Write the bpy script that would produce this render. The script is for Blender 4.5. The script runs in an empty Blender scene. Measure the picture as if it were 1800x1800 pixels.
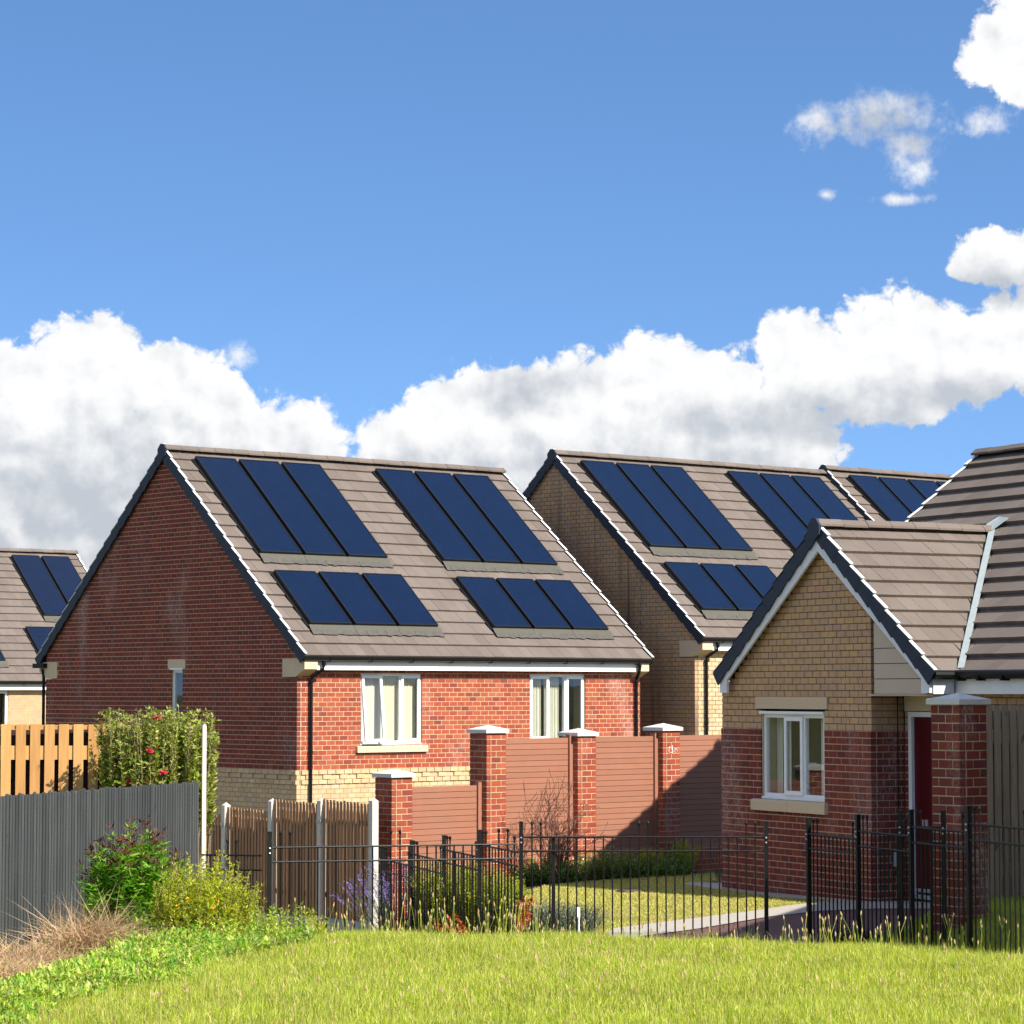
import bpy, math, random
import numpy as np
from mathutils import Matrix, Vector
random.seed(7)
rng = np.random.default_rng(7)
SC = bpy.context.scene
COL = SC.collection
R = math.radians

# ------------------------------------------------------------------ camera
CAM_Z = 2.29
cam_d = bpy.data.cameras.new('camera')
cam_d.sensor_width = 36.0
cam_d.lens = 94.0
cam_d.clip_end = 6000
cam = bpy.data.objects.new('camera', cam_d)
COL.objects.link(cam)
cam.location = (0, 0, CAM_Z)
cam.rotation_euler = (R(90 + 3.823), 0, 0)
SC.camera = cam

# ------------------------------------------------------------------ light
SUN_EL, SUN_AZ = 41.0, 45.5          # azimuth: degrees to the right of straight behind the camera
sun_to = Vector((math.sin(R(SUN_AZ)) * math.cos(R(SUN_EL)), -math.cos(R(SUN_AZ)) * math.cos(R(SUN_EL)), math.sin(R(SUN_EL))))
sl = bpy.data.lights.new('sun', 'SUN')
sl.energy = 5.0
sl.angle = R(0.53)
sl.color = (1.0, 0.94, 0.82)
sun = bpy.data.objects.new('sun', sl)
COL.objects.link(sun)
sun.rotation_euler = sun_to.to_track_quat('Z', 'Y').to_euler()
SC.view_settings.view_transform = 'Standard'
SC.view_settings.look = 'None'
SC.view_settings.exposure = 0.80
SC.view_settings.gamma = 1.0
SC.view_settings.use_curve_mapping = False
SC.cycles.max_bounces = 5
SC.cycles.diffuse_bounces = 2
SC.cycles.glossy_bounces = 2
SC.cycles.transmission_bounces = 3
SC.cycles.transparent_max_bounces = 8
SC.cycles.use_adaptive_sampling = True
SC.cycles.adaptive_threshold = 0.03
SC.cycles.use_denoising = True

# ------------------------------------------------------------------ node helper
class NB:
    def __init__(s, nt):
        s.nt = nt
        nt.nodes.clear()
    def n(s, typ, ins=None, **kw):
        nd = s.nt.nodes.new(typ)
        for k, v in kw.items():
            setattr(nd, k, v)
        for k, v in (ins or {}).items():
            s.put(nd.inputs[k], v)
        return nd
    def put(s, sock, v):
        if isinstance(v, bpy.types.NodeSocket):
            s.nt.links.new(v, sock)
        elif isinstance(v, X):
            s.nt.links.new(v.s, sock)
        else:
            if hasattr(sock.default_value, '__len__') and len(sock.default_value) == 4 and len(v) == 3:
                v = (*v, 1)
            sock.default_value = v
    def m(s, op, a, b=0.0, c=None, clamp=False):
        nd = s.nt.nodes.new('ShaderNodeMath')
        nd.operation = op
        nd.use_clamp = clamp
        s.put(nd.inputs[0], a)
        s.put(nd.inputs[1], b)
        if c is not None:
            s.put(nd.inputs[2], c)
        return X(s, nd.outputs[0])
    def noise(s, vec, scale, detail=3, rough=.55, out='Fac', **kw):
        nd = s.n('ShaderNodeTexNoise', {'Scale': scale, 'Detail': detail, 'Roughness': rough}, **kw)
        if vec is not None:
            s.put(nd.inputs['Vector'], vec)
        return X(s, nd.outputs[out])
    def ramp(s, fac, stops, interp='LINEAR'):
        nd = s.n('ShaderNodeValToRGB', {'Fac': fac})
        cr = nd.color_ramp
        cr.interpolation = interp
        while len(cr.elements) < len(stops):
            cr.elements.new(0.5)
        for e, (p, c) in zip(cr.elements, stops):
            e.position = p
            e.color = (*c, 1) if len(c) == 3 else c
        return nd.outputs[0]
    def smooth(s, v, a, b, lo=0.0, hi=1.0):
        nd = s.n('ShaderNodeMapRange', {'Value': v, 'From Min': a, 'From Max': b, 'To Min': lo, 'To Max': hi}, interpolation_type='SMOOTHSTEP')
        return X(s, nd.outputs[0])
    def mix(s, fac, a, b, blend='MIX'):
        nd = s.n('ShaderNodeMix', data_type='RGBA', blend_type=blend)
        s.put(nd.inputs[0], fac)
        s.put(nd.inputs[6], a)
        s.put(nd.inputs[7], b)
        return nd.outputs[2]

class X:
    def __init__(s, nb, sock): s.b, s.s = nb, sock
    def __add__(s, o): return s.b.m('ADD', s, o)
    def __sub__(s, o): return s.b.m('SUBTRACT', s, o)
    def __mul__(s, o): return s.b.m('MULTIPLY', s, o)
    def __truediv__(s, o): return s.b.m('DIVIDE', s, o)
    def __rsub__(s, o): return s.b.m('SUBTRACT', o, s)
    __radd__ = __add__
    __rmul__ = __mul__

# ------------------------------------------------------------------ world: sky with cumulus
def pix_dir(x, y):                    # direction (azimuth, elevation in degrees) of a bearing in the view
    a, b = (x - 900) / 4700, (900 - y) / 4700
    p = R(3.823)
    v = (a, math.cos(p) - b * math.sin(p), math.sin(p) + b * math.cos(p))
    return math.degrees(math.atan2(v[0], v[1])), math.degrees(math.atan2(v[2], math.hypot(v[0], v[1])))

world = bpy.data.worlds.new('World')
SC.world = world
world.use_nodes = True
B = NB(world.node_tree)
tc = B.n('ShaderNodeTexCoord')
sep = B.n('ShaderNodeSeparateXYZ', {0: tc.outputs['Generated']})
dx, dy, dz = (X(B, sep.outputs[i]) for i in range(3))
AZ = B.m('ARCTAN2', dx, dy) * 57.2958
EL = B.m('ARCSINE', dz, 0) * 57.2958
skyvec = B.n('ShaderNodeCombineXYZ', {0: dx, 1: dy, 2: B.m('MULTIPLY_ADD', B.m('MAXIMUM', dz, 0.0), 1.75, 0.185)})
skyn = B.n('ShaderNodeVectorMath', {0: skyvec.outputs[0]}, operation='NORMALIZE')
sky = B.n('ShaderNodeTexSky', {'Vector': skyn.outputs[0]}, sky_type='NISHITA', sun_disc=False, sun_elevation=R(SUN_EL),
          sun_rotation=R(180 - SUN_AZ), altitude=100, air_density=1.0, dust_density=0.4, ozone_density=2.0)
hsv = B.n('ShaderNodeHueSaturation', {'Hue': 0.502, 'Saturation': 1.17, 'Value': 1.17, 'Color': sky.outputs[0]})
P2 = B.n('ShaderNodeCombineXYZ', {0: AZ, 1: EL, 2: 0.0}).outputs[0]

def blobs(lst):                       # 1 at a centre, 0 at the rim of the soft union of ellipses
    f = None
    for (x, y, rx, ry) in lst:
        a, e = pix_dir(x, y)
        q = B.n('ShaderNodeVectorMath', {0: P2, 1: (82.0/rx, 82.0/ry, 0), 2: (-a*82.0/rx, -e*82.0/ry, 0)}, operation='MULTIPLY_ADD').outputs[0]
        g = X(B, B.n('ShaderNodeVectorMath', {0: q}, operation='LENGTH').outputs['Value'])
        f = g if f is None else B.m('SMOOTH_MIN', f, g, 0.2)
    return 1.0 - f
MAIN = [  # left cumulus
    (20, 720, 190, 150), (150, 660, 150, 125), (190, 615, 85, 75), (275, 660, 110, 75), (330, 700, 140, 100), (60, 880, 300, 220),
    (260, 850, 330, 190), (400, 780, 140, 130), (535, 775, 92, 95), (470, 840, 160, 150), (330, 960, 240, 150),
    # middle and right bank
    (715, 775, 110, 80), (800, 740, 120, 110), (900, 730, 180, 115), (1040, 730, 200, 140), (1140, 655, 110, 90), (1230, 710, 170, 130),
    (1100, 840, 380, 90), (1370, 800, 140, 60), (1385, 610, 75, 85), (1440, 650, 120, 110), (1580, 620, 160, 135), (1680, 630, 170, 105), (1830, 600, 160, 120),
    (1350, 740, 160, 75), (1560, 700, 200, 60), (700, 830, 110, 70), (800, 850, 110, 90), (920, 900, 60, 60)]
UP = [(1800, 70, 110, 110), (1745, 110, 75, 60), (1810, 150, 70, 50), (1765, 450, 110, 66), (1710, 470, 60, 40)]
WISP = [(1550, 208, 150, 60), (1595, 258, 75, 62), (1615, 300, 42, 40), (1440, 215, 60, 55), (1735, 212, 62, 36), (1580, 350, 62, 15), (1452, 342, 24, 16), (420, 628, 40, 32)]
warp = B.noise(P2, 1.1, 4, .6, out='Color', noise_dimensions='2D')
wsep = B.n('ShaderNodeSeparateXYZ', {0: warp.s})
wx, wy, wz = (X(B, wsep.outputs[i]) - 0.5 for i in range(3))
puff = B.n('ShaderNodeTexVoronoi', {'Vector': B.n('ShaderNodeCombineXYZ', {0: AZ + wx * 0.5, 1: EL + wy * 0.5, 2: 0.0}).outputs[0], 'Scale': 1.5, 'Detail': 3.0, 'Roughness': 0.6, 'Smoothness': 0.6}, feature='SMOOTH_F1', voronoi_dimensions='2D')
PF = 0.45 - X(B, puff.outputs[0])
fine = B.noise(P2, 2.6, 8, .62, noise_dimensions='2D') - 0.5
nmid0 = B.noise(P2, 1.0, 3, .5, noise_dimensions='2D') - 0.5
nlow = B.noise(P2, 0.55, 4, .5, noise_dimensions='2D') - 0.5
main = blobs(MAIN)
low_gate = B.smooth(B.m('MAXIMUM', B.m('ABSOLUTE', AZ, 0), B.m('ABSOLUTE', EL - 4.0, 0)), 11.5, 22.0)
field = B.m('MAXIMUM', main, blobs(UP))
gv = B.n('ShaderNodeVectorMath', {0: tc.outputs['Generated'], 1: (1, 1, 1.7)}, operation='MULTIPLY').outputs[0]
gn = B.noise(gv, 2.6, 9, .56)
gcov = B.smooth(gn + (low_gate - 1.0) * 0.4, 0.50, 0.58) * B.smooth(EL, -1.0, 1.5)  # unseen clouds added outside the view, amount and grey set for the ambient light
gshade = B.smooth(gn, 0.56, 0.70)
dens = field * 1.9 + PF * 0.55 + fine * 0.42
cov = B.smooth(dens, 0.0, 0.34)
wisp = B.smooth(blobs(WISP) + fine * 1.15 + PF * 0.30 + nmid0 * 0.5, -0.05, 1.0, 0.0, 0.90)
cover = B.m('MAXIMUM', B.m('MAXIMUM', cov, wisp), gcov)
# thick parts turn their bases grey
GREY = [(210, 900, 330, 150), (340, 920, 280, 140), (60, 980, 340, 110), (1150, 860, 430, 90), (1480, 745, 330, 50), (1700, 700, 240, 42), (930, 690, 100, 40), (720, 840, 110, 50), (1780, 500, 140, 36), (1560, 220, 120, 60)]
nmid = B.noise(P2, 0.95, 3, .5, noise_dimensions='2D') - 0.5
shade = B.smooth(blobs(GREY) + nlow * 0.45 + nmid * 0.45, -0.75, 0.85)
ps = B.n('ShaderNodeVectorMath', {0: P2, 1: (0.20, 0.30, 0)}, operation='ADD').outputs[0]
form = (B.noise(P2, 1.0, 5, .5, noise_dimensions='2D') - B.noise(ps, 1.0, 5, .5, noise_dimensions='2D')) * 0.85 + PF * 0.05 + fine * 0.05
bright = 0.95 + form - shade * 0.52 - gshade * 0.55
bright = B.m('MINIMUM', B.m('MAXIMUM', bright, 0.30), 1.0)
ccol = B.mix(B.smooth(bright, 0.22, 1.0), (0.50, 0.54, 0.60), (0.94, 0.945, 0.95))
cmul = B.n('ShaderNodeVectorMath', {0: ccol, 1: (1.0, 1.0, 1.0)}, operation='MULTIPLY')
SKY_K = 0.115
skyb = B.n('ShaderNodeBackground', {'Color': hsv.outputs[0], 'Strength': SKY_K})
cldb = B.n('ShaderNodeBackground', {'Color': cmul.outputs[0], 'Strength': 0.62})
mixs = B.n('ShaderNodeMixShader', {0: cover, 1: skyb.outputs[0], 2: cldb.outputs[0]})
B.n('ShaderNodeOutputWorld', {0: mixs.outputs[0]})
world.cycles.sampling_method = 'MANUAL'
world.cycles.sample_map_resolution = 512

# ------------------------------------------------------------------ materials
def new_mat(name):
    m = bpy.data.materials.new(name)
    m.use_nodes = True
    return m, NB(m.node_tree)
def finish(b, color, rough=0.7, bump=None, bstr=0.3, bdist=0.01, spec=0.3, metal=0.0, coat=0.0):
    p = b.n('ShaderNodeBsdfPrincipled', {'Base Color': color, 'Roughness': rough, 'Metallic': metal, 'Specular IOR Level': spec, 'Coat Weight': coat})
    if bump is not None:
        bn = b.n('ShaderNodeBump', {'Strength': bstr, 'Distance': bdist, 'Height': bump})
        b.put(p.inputs['Normal'], bn.outputs[0])
    b.n('ShaderNodeOutputMaterial', {0: p.outputs[0]})
def rnd(b):                           # a random number for every piece, single or joined
    g = b.n('ShaderNodeNewGeometry')
    o = b.n('ShaderNodeObjectInfo')
    return b.m('FRACT', X(b, g.outputs['Random Per Island']) + X(b, o.outputs['Random']) * 7.31, 0), X(b, g.outputs['Position'])
def along(b, pos, d):
    return X(b, b.n('ShaderNodeVectorMath', {0: pos, 1: d}, operation='DOT_PRODUCT').outputs['Value'])

def brick_mat(name, tones, bloom=0.0, streak=None, mortar=False):
    m, b = new_mat(name)
    r, pos = rnd(b)
    n1 = b.noise(pos, 38, 4, .6)
    n2 = b.noise(pos, 7, 3, .5)
    if mortar:
        c = b.mix(n2, tones[0], tones[1])
    else:
        c = b.ramp(r, [(i / max(1, len(tones) - 1), t) for i, t in enumerate(tones)])
        k = b.n('ShaderNodeHueSaturation', {'Color': c, 'Value': n1 * 0.5 + 0.55 + n2 * 0.4})
        c = k.outputs[0]
    if bloom:
        z = b.n('ShaderNodeSeparateXYZ', {0: pos.s}).outputs[2]
        st = b.smooth(b.noise(b.n('ShaderNodeVectorMath', {0: pos, 1: (1.0, 1.0, .38)}, operation='MULTIPLY').outputs[0], 1.25, 4, .6), 0.50, 0.72)
        st = st * b.smooth(b.noise(pos, 26, 3, .7), .38, .62) * bloom
        c = b.mix(st, c, (0.50, 0.42, 0.40))
    if streak:
        s_ = along(b, pos, streak)
        zz_ = along(b, pos, (0, 0, 1))
        sv = b.n('ShaderNodeCombineXYZ', {0: s_ * 2.6, 1: zz_ * 0.16, 2: 0.0}).outputs[0]
        st = b.smooth(b.noise(sv, 1.0, 4, .65), .46, .74) * 0.75
        sl_ = b.n('ShaderNodeCombineXYZ', {0: s_ * 9.0, 1: zz_ * 0.22, 2: 7.0}).outputs[0]
        st = b.m('MAXIMUM', st, b.smooth(b.noise(sl_, 1.0, 2, .5), .60, .68))
        c = b.mix(st * 0.72, c, (0.045, 0.04, 0.035))
        sv2 = b.n('ShaderNodeCombineXYZ', {0: s_ * 1.6 + 9.0, 1: along(b, pos, (0, 0, 1)) * 0.2, 2: 3.0}).outputs[0]
        st2 = b.smooth(b.noise(sv2, 1.0, 3, .6), .60, .70) * b.smooth(b.noise(pos, 14, 3, .7), .5, .62)
        c = b.mix(st2 * 0.6, c, (0.5, 0.46, 0.42))
    finish(b, c, 0.85, n1, 0.5, 0.004, 0.2)
    return m
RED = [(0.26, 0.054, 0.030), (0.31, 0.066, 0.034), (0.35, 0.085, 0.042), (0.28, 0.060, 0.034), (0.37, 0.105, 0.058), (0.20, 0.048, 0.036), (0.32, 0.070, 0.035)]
RED_SHADE = [(0.165, 0.036, 0.028), (0.21, 0.042, 0.029), (0.185, 0.038, 0.030), (0.25, 0.055, 0.033), (0.13, 0.038, 0.036), (0.22, 0.044, 0.031)]  # red tones darkened for brick standing in shade, the shade put into the colour
YEL = [(0.47, 0.33, 0.19), (0.56, 0.40, 0.23), (0.53, 0.37, 0.20), (0.60, 0.43, 0.26), (0.50, 0.34, 0.21), (0.57, 0.42, 0.28)]
YEL2 = [(0.50, 0.315, 0.165), (0.54, 0.335, 0.175), (0.50, 0.31, 0.185), (0.57, 0.35, 0.16), (0.48, 0.31, 0.205), (0.52, 0.31, 0.17)]
M = {}
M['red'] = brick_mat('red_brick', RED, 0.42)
M['red_shade'] = brick_mat('shade_toned_red_brick', RED_SHADE, 0.50)
M['red_pillar'] = brick_mat('salt_bloomed_shade_red_brick', RED_SHADE, 0.95)
M['yellow'] = brick_mat('yellow_brick', YEL)
M['buff'] = brick_mat('buff_brick', YEL2)
M['stained'] = brick_mat('stained_yellow_brick', YEL2, 0, (-.637, .771, 0))
M['mortar'] = brick_mat('sand_mortar', [(0.50, 0.385, 0.24), (0.57, 0.45, 0.30)], mortar=True)
M['mortar_pale'] = brick_mat('pale_mortar', [(0.44, 0.36, 0.26), (0.54, 0.45, 0.33)], mortar=True)
M['mortar_tan'] = brick_mat('tan_mortar', [(0.30, 0.22, 0.13), (0.36, 0.27, 0.17)], mortar=True)
M['mortar_dark'] = brick_mat('dark_mortar', [(0.13, 0.105, 0.07), (0.18, 0.14, 0.10)], mortar=True)

def simple(name, col, rough=0.6, var=0.12, scale=12, bump=0.0, spec=0.3, metal=0, coat=0, vary=0.0):
    m, b = new_mat(name)
    r, pos = rnd(b)
    n1 = b.noise(pos, scale, 5, .6)
    v = (n1 - 0.5) * (2 * var) + 1.0
    if vary:
        v = v + (r - 0.5) * vary
    k = b.n('ShaderNodeHueSaturation', {'Color': (*col, 1), 'Value': v})
    finish(b, k.outputs[0], rough, n1 if bump else None, bump, 0.006, spec, metal, coat)
    return m
def tile_mat(name, tones):
    m, b = new_mat(name)
    r, pos = rnd(b)
    n1 = b.noise(pos, 55, 4, .65)
    n2 = b.noise(pos, 1.3, 4, .6)
    c = b.ramp(r, [(i / (len(tones) - 1), t) for i, t in enumerate(tones)])
    lich = b.smooth(b.noise(pos, 9, 5, .7), .66, .74)
    k = b.n('ShaderNodeHueSaturation', {'Color': c, 'Value': n1 * 0.35 + 0.62 + n2 * 0.42})
    c = b.mix(lich * 0.22, k.outputs[0], (0.36, 0.34, 0.29))
    finish(b, c, 0.8, n1, 0.35, 0.004, 0.25)
    return m
M['tile'] = tile_mat('brown_concrete_tile', [(0.130, 0.104, 0.088), (0.155, 0.125, 0.107), (0.142, 0.114, 0.097), (0.168, 0.136, 0.118)])
M['slate_cap'] = simple('blue_grey_plastic', (0.028, 0.036, 0.054), 0.5, 0.1, spec=0.2)
M['white_cap'] = simple('white_plastic_strip', (0.80, 0.80, 0.79), 0.4, 0.06)
M['white'] = simple('white_upvc', (0.82, 0.82, 0.81), 0.35, 0.03)
M['white_paint'] = simple('white_painted_board', (0.74, 0.75, 0.78), 0.5, 0.06, 3)
M['black'] = simple('black_plastic', (0.006, 0.006, 0.007), 0.45, 0.2, spec=0.18)
M['iron'] = simple('black_painted_iron', (0.007, 0.0065, 0.007), 0.42, 0.3, 40, 0.2, spec=0.28)
M['galv'] = simple('galvanised_bolt', (0.55, 0.57, 0.6), 0.35, 0.1, metal=0.8)
M['stone'] = simple('cast_stone', (0.62, 0.475, 0.32), 0.8, 0.10, 30, 0.25)
M['coping'] = simple('pale_concrete_coping', (0.62, 0.60, 0.55), 0.8, 0.14, 18, 0.25)
M['concrete'] = simple('concrete_post', (0.62, 0.57, 0.50), 0.8, 0.12, 20, 0.25)
M['concrete_grey'] = simple('grey_concrete', (0.40, 0.39, 0.38), 0.85, 0.14, 14, 0.25)
M['lead'] = simple('lead_flashing', (0.088, 0.081, 0.070), 0.65, 0.4, 9, 0.5, spec=0.25)
M['green_flash'] = simple('grey_green_flashing', (0.092, 0.087, 0.068), 0.5, 0.12, 9, spec=0.25)
M['valley'] = simple('pale_valley_lead', (0.27, 0.31, 0.32), 0.5, 0.2, 8, 0.2)
M['cladding'] = simple('cream_cladding', (0.54, 0.43, 0.33), 0.6, 0.05, 5)
M['rust'] = simple('terracotta_composite', (0.31, 0.138, 0.088), 0.6, 0.08, 6, 0.1, vary=0.09)
M['curtain'] = simple('cream_curtain', (0.70, 0.68, 0.58), 0.8, 0.06, 6)
M['blind'] = simple('cream_blind', (0.74, 0.69, 0.55), 0.8, 0.05, 6, vary=0.10)
M['dark'] = simple('dark_interior', (0.035, 0.034, 0.036), 0.9, 0.2)
M['under'] = simple('roofing_underlay', (0.05, 0.045, 0.04), 0.9, 0.1)
M['door'] = simple('dark_red_door', (0.075, 0.003, 0.006), 0.35, 0.05, 3, spec=0.3)
M['steel'] = simple('grey_metal', (0.42, 0.43, 0.45), 0.4, 0.1, metal=0.4)
M['meter'] = simple('grey_meter_box', (0.36, 0.38, 0.40), 0.5, 0.08)

def wood_mat(name, tones, knots=0.5, grain=1.0, rough=0.8, vary=0.0):
    m, b = new_mat(name)
    r, pos = rnd(b)
    off = b.n('ShaderNodeCombineXYZ', {0: r * 9.0, 1: r * 5.0, 2: r * 3.0}).outputs[0]
    v = b.n('ShaderNodeVectorMath', {0: pos, 1: off}, operation='ADD').outputs[0]
    v2 = b.n('ShaderNodeVectorMath', {0: v, 1: (38, 38, 2.2)}, operation='MULTIPLY').outputs[0]
    g = b.noise(v2, 1.0, 5, .62)
    c = b.ramp(r, [(i / (len(tones) - 1), t) for i, t in enumerate(tones)])
    k = b.n('ShaderNodeHueSaturation', {'Color': c, 'Value': (g - 0.5) * (1.1 * grain) + 1.0})
    kn = b.smooth(b.noise(b.n('ShaderNodeVectorMath', {0: v, 1: (1, 1, .45)}, operation='MULTIPLY').outputs[0], 11, 2, .5), .70, .76)
    dk = tuple(x * 0.35 for x in tones[0])
    c = b.mix(kn * knots, k.outputs[0], dk)
    finish(b, c, rough, g, 0.35, 0.004, 0.2)
    return m
M['pine'] = wood_mat('new_orange_pine', [(0.52, 0.28, 0.10), (0.60, 0.335, 0.125), (0.47, 0.235, 0.08), (0.56, 0.31, 0.12)], 0.75, 0.75)
M['brownwood'] = wood_mat('brown_stained_timber', [(0.36, 0.20, 0.11), (0.42, 0.24, 0.13), (0.33, 0.185, 0.105), (0.39, 0.22, 0.125)], 0.5, 0.7)
M['greywood'] = wood_mat('grey_painted_timber', [(0.055, 0.061, 0.062), (0.075, 0.081, 0.080), (0.045, 0.050, 0.053), (0.066, 0.072, 0.073)], 0.4, 1.0)
M['oldwood'] = wood_mat('weathered_timber', [(0.40, 0.30, 0.19), (0.45, 0.34, 0.22), (0.35, 0.275, 0.18)], 0.9, 0.8)
M['backwood'] = wood_mat('dark_backing_timber', [(0.050, 0.032, 0.024), (0.06, 0.038, 0.028)], 0.3, 0.5)

# solar glass: fine cell rows are flat print on the glass
m, b = new_mat('solar_glass')
r, pos = rnd(b)
ob = b.n('ShaderNodeTexCoord').outputs['Object']
sp = b.n('ShaderNodeSeparateXYZ', {0: ob})
yy, xx = X(b, sp.outputs[1]), X(b, sp.outputs[0])
line = b.smooth(b.m('ABSOLUTE', b.m('FRACT', yy / 0.052, 0) - 0.5, 0), 0.30, 0.46)
cell = b.n('ShaderNodeTexWhiteNoise', {'Vector': b.n('ShaderNodeCombineXYZ', {0: b.m('FLOOR', xx / 0.026, 0), 1: b.m('FLOOR', yy / 0.052, 0), 2: r}).outputs[0]}, noise_dimensions='3D').outputs['Value']
c = b.mix(line, (0.0032, 0.0085, 0.028), (0.0065, 0.0145, 0.040))
k = b.n('ShaderNodeHueSaturation', {'Color': c, 'Value': X(b, cell) * 0.25 + 0.78 + b.noise(pos, 1.6, 3, .6) * 0.3})
finish(b, k.outputs[0], 0.22, None, spec=0.32)
M['solar'] = m
M['solar_frame'] = simple('black_panel_frame', (0.010, 0.011, 0.014), 0.4, 0.1, spec=0.4)

m, b = new_mat('window_glass')
fr = b.n('ShaderNodeFresnel', {'IOR': 1.75})
g1 = b.n('ShaderNodeBsdfGlossy', {'Color': (0.92, 0.95, 0.96, 1), 'Roughness': 0.015})
bn = b.n('ShaderNodeBump', {'Strength': 0.02, 'Distance': 0.03, 'Height': b.noise(None, 1.6, 2, .5)})
b.put(g1.inputs['Normal'], bn.outputs[0])
t1 = b.n('ShaderNodeBsdfTransparent', {'Color': (0.93, 0.945, 0.94, 1)})
gb = b.n('ShaderNodeNewGeometry').outputs['Backfacing']
mx = b.n('ShaderNodeMixShader', {0: X(b, fr.outputs[0]) * (1.0 - X(b, gb)), 1: t1.outputs[0], 2: g1.outputs[0]})
b.n('ShaderNodeOutputMaterial', {0: mx.outputs[0]})
M['glass'] = m

def leaf_mat(name, tones, trans=0.35, rough=0.45, spec=0.35, tip=None, val=1.0):
    m, b = new_mat(name)
    r, pos = rnd(b)
    c = b.ramp(r, [(i / max(1, len(tones) - 1), t) for i, t in enumerate(tones)])
    n2 = b.noise(pos, 1.7, 4, .6)
    c = b.n('ShaderNodeHueSaturation', {'Color': c, 'Value': (n2 * 0.9 + 0.62) * val}).outputs[0]
    p = b.n('ShaderNodeBsdfPrincipled', {'Base Color': c, 'Roughness': rough, 'Specular IOR Level': spec})
    tcol = b.n('ShaderNodeHueSaturation', {'Color': c, 'Saturation': 1.15, 'Value': 1.5})
    t = b.n('ShaderNodeBsdfTranslucent', {'Color': tcol.outputs[0]})
    mx = b.n('ShaderNodeMixShader', {0: trans, 1: p.outputs[0], 2: t.outputs[0]})
    b.n('ShaderNodeOutputMaterial', {0: mx.outputs[0]})
    return m
M['grass'] = leaf_mat('meadow_grass', [(0.14, 0.20, 0.020), (0.27, 0.32, 0.032), (0.36, 0.385, 0.055), (0.19, 0.255, 0.022), (0.50, 0.45, 0.16), (0.32, 0.36, 0.045), (0.11, 0.19, 0.014), (0.40, 0.43, 0.05)], 0.40, val=1.30)
M['lawn'] = leaf_mat('mown_lawn_grass', [(0.33, 0.36, 0.05), (0.46, 0.42, 0.11), (0.38, 0.39, 0.06), (0.55, 0.45, 0.19), (0.35, 0.38, 0.055)], 0.3, val=1.05)
M['straw'] = leaf_mat('dry_straw', [(0.42, 0.27, 0.14), (0.50, 0.35, 0.20), (0.36, 0.22, 0.12), (0.55, 0.42, 0.26)], 0.2, 0.6)
M['weed'] = leaf_mat('weed_leaf', [(0.16, 0.24, 0.02), (0.23, 0.32, 0.03), (0.30, 0.36, 0.06), (0.12, 0.19, 0.02), (0.36, 0.35, 0.10), (0.19, 0.28, 0.025)], 0.36, val=1.6)
M['weigela'] = leaf_mat('variegated_shrub_leaf', [(0.13, 0.21, 0.022), (0.28, 0.31, 0.06), (0.19, 0.27, 0.035), (0.42, 0.39, 0.14), (0.14, 0.17, 0.03), (0.24, 0.15, 0.06)], 0.3)
M['bushgreen'] = leaf_mat('long_green_leaf', [(0.09, 0.20, 0.02), (0.13, 0.26, 0.028), (0.07, 0.16, 0.015), (0.17, 0.29, 0.04)], 0.36, val=1.6)
M['redtip'] = leaf_mat('dark_red_leaf', [(0.10, 0.03, 0.025), (0.15, 0.045, 0.035), (0.08, 0.035, 0.025), (0.12, 0.07, 0.03)], 0.25)
M['hyper'] = leaf_mat('yellow_green_leaf', [(0.28, 0.33, 0.018), (0.38, 0.40, 0.025), (0.20, 0.27, 0.014), (0.44, 0.40, 0.04), (0.25, 0.33, 0.02)], 0.35)
M['petal_y'] = leaf_mat('orange_yellow_flower', [(0.75, 0.38, 0.01), (0.80, 0.45, 0.02)], 0.2)
M['petal_r'] = leaf_mat('crimson_flower', [(0.55, 0.02, 0.05), (0.62, 0.03, 0.09)], 0.25)
M['hebe'] = leaf_mat('narrow_shrub_leaf', [(0.10, 0.19, 0.018), (0.20, 0.30, 0.028), (0.33, 0.40, 0.04), (0.50, 0.47, 0.05), (0.12, 0.20, 0.018)], 0.35)
M['lavleaf'] = leaf_mat('grey_green_leaf', [(0.14, 0.17, 0.12), (0.18, 0.21, 0.16), (0.11, 0.14, 0.09)], 0.2)
M['lavfl'] = leaf_mat('lavender_flower', [(0.20, 0.15, 0.36), (0.26, 0.20, 0.42), (0.16, 0.12, 0.28)], 0.2)
M['hedge'] = leaf_mat('low_hedge_leaf', [(0.09, 0.18, 0.025), (0.13, 0.24, 0.035), (0.18, 0.28, 0.05), (0.08, 0.17, 0.03)], 0.25, 0.3, 0.5)
M['dock'] = leaf_mat('rusty_dock_stem', [(0.30, 0.06, 0.015), (0.36, 0.09, 0.02), (0.24, 0.05, 0.015)], 0.2)
M['heuch'] = leaf_mat('dark_purple_leaf', [(0.035, 0.012, 0.016), (0.05, 0.016, 0.02), (0.025, 0.012, 0.014)], 0.2)
M['twig'] = simple('reddish_twig', (0.16, 0.075, 0.055), 0.8, 0.25, 20)
M['stem'] = simple('pale_stem', (0.30, 0.22, 0.15), 0.8, 0.25, 20)
M['seed'] = leaf_mat('seed_head', [(0.50, 0.36, 0.18), (0.42, 0.28, 0.14), (0.58, 0.46, 0.24), (0.34, 0.34, 0.10)], 0.2)

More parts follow.
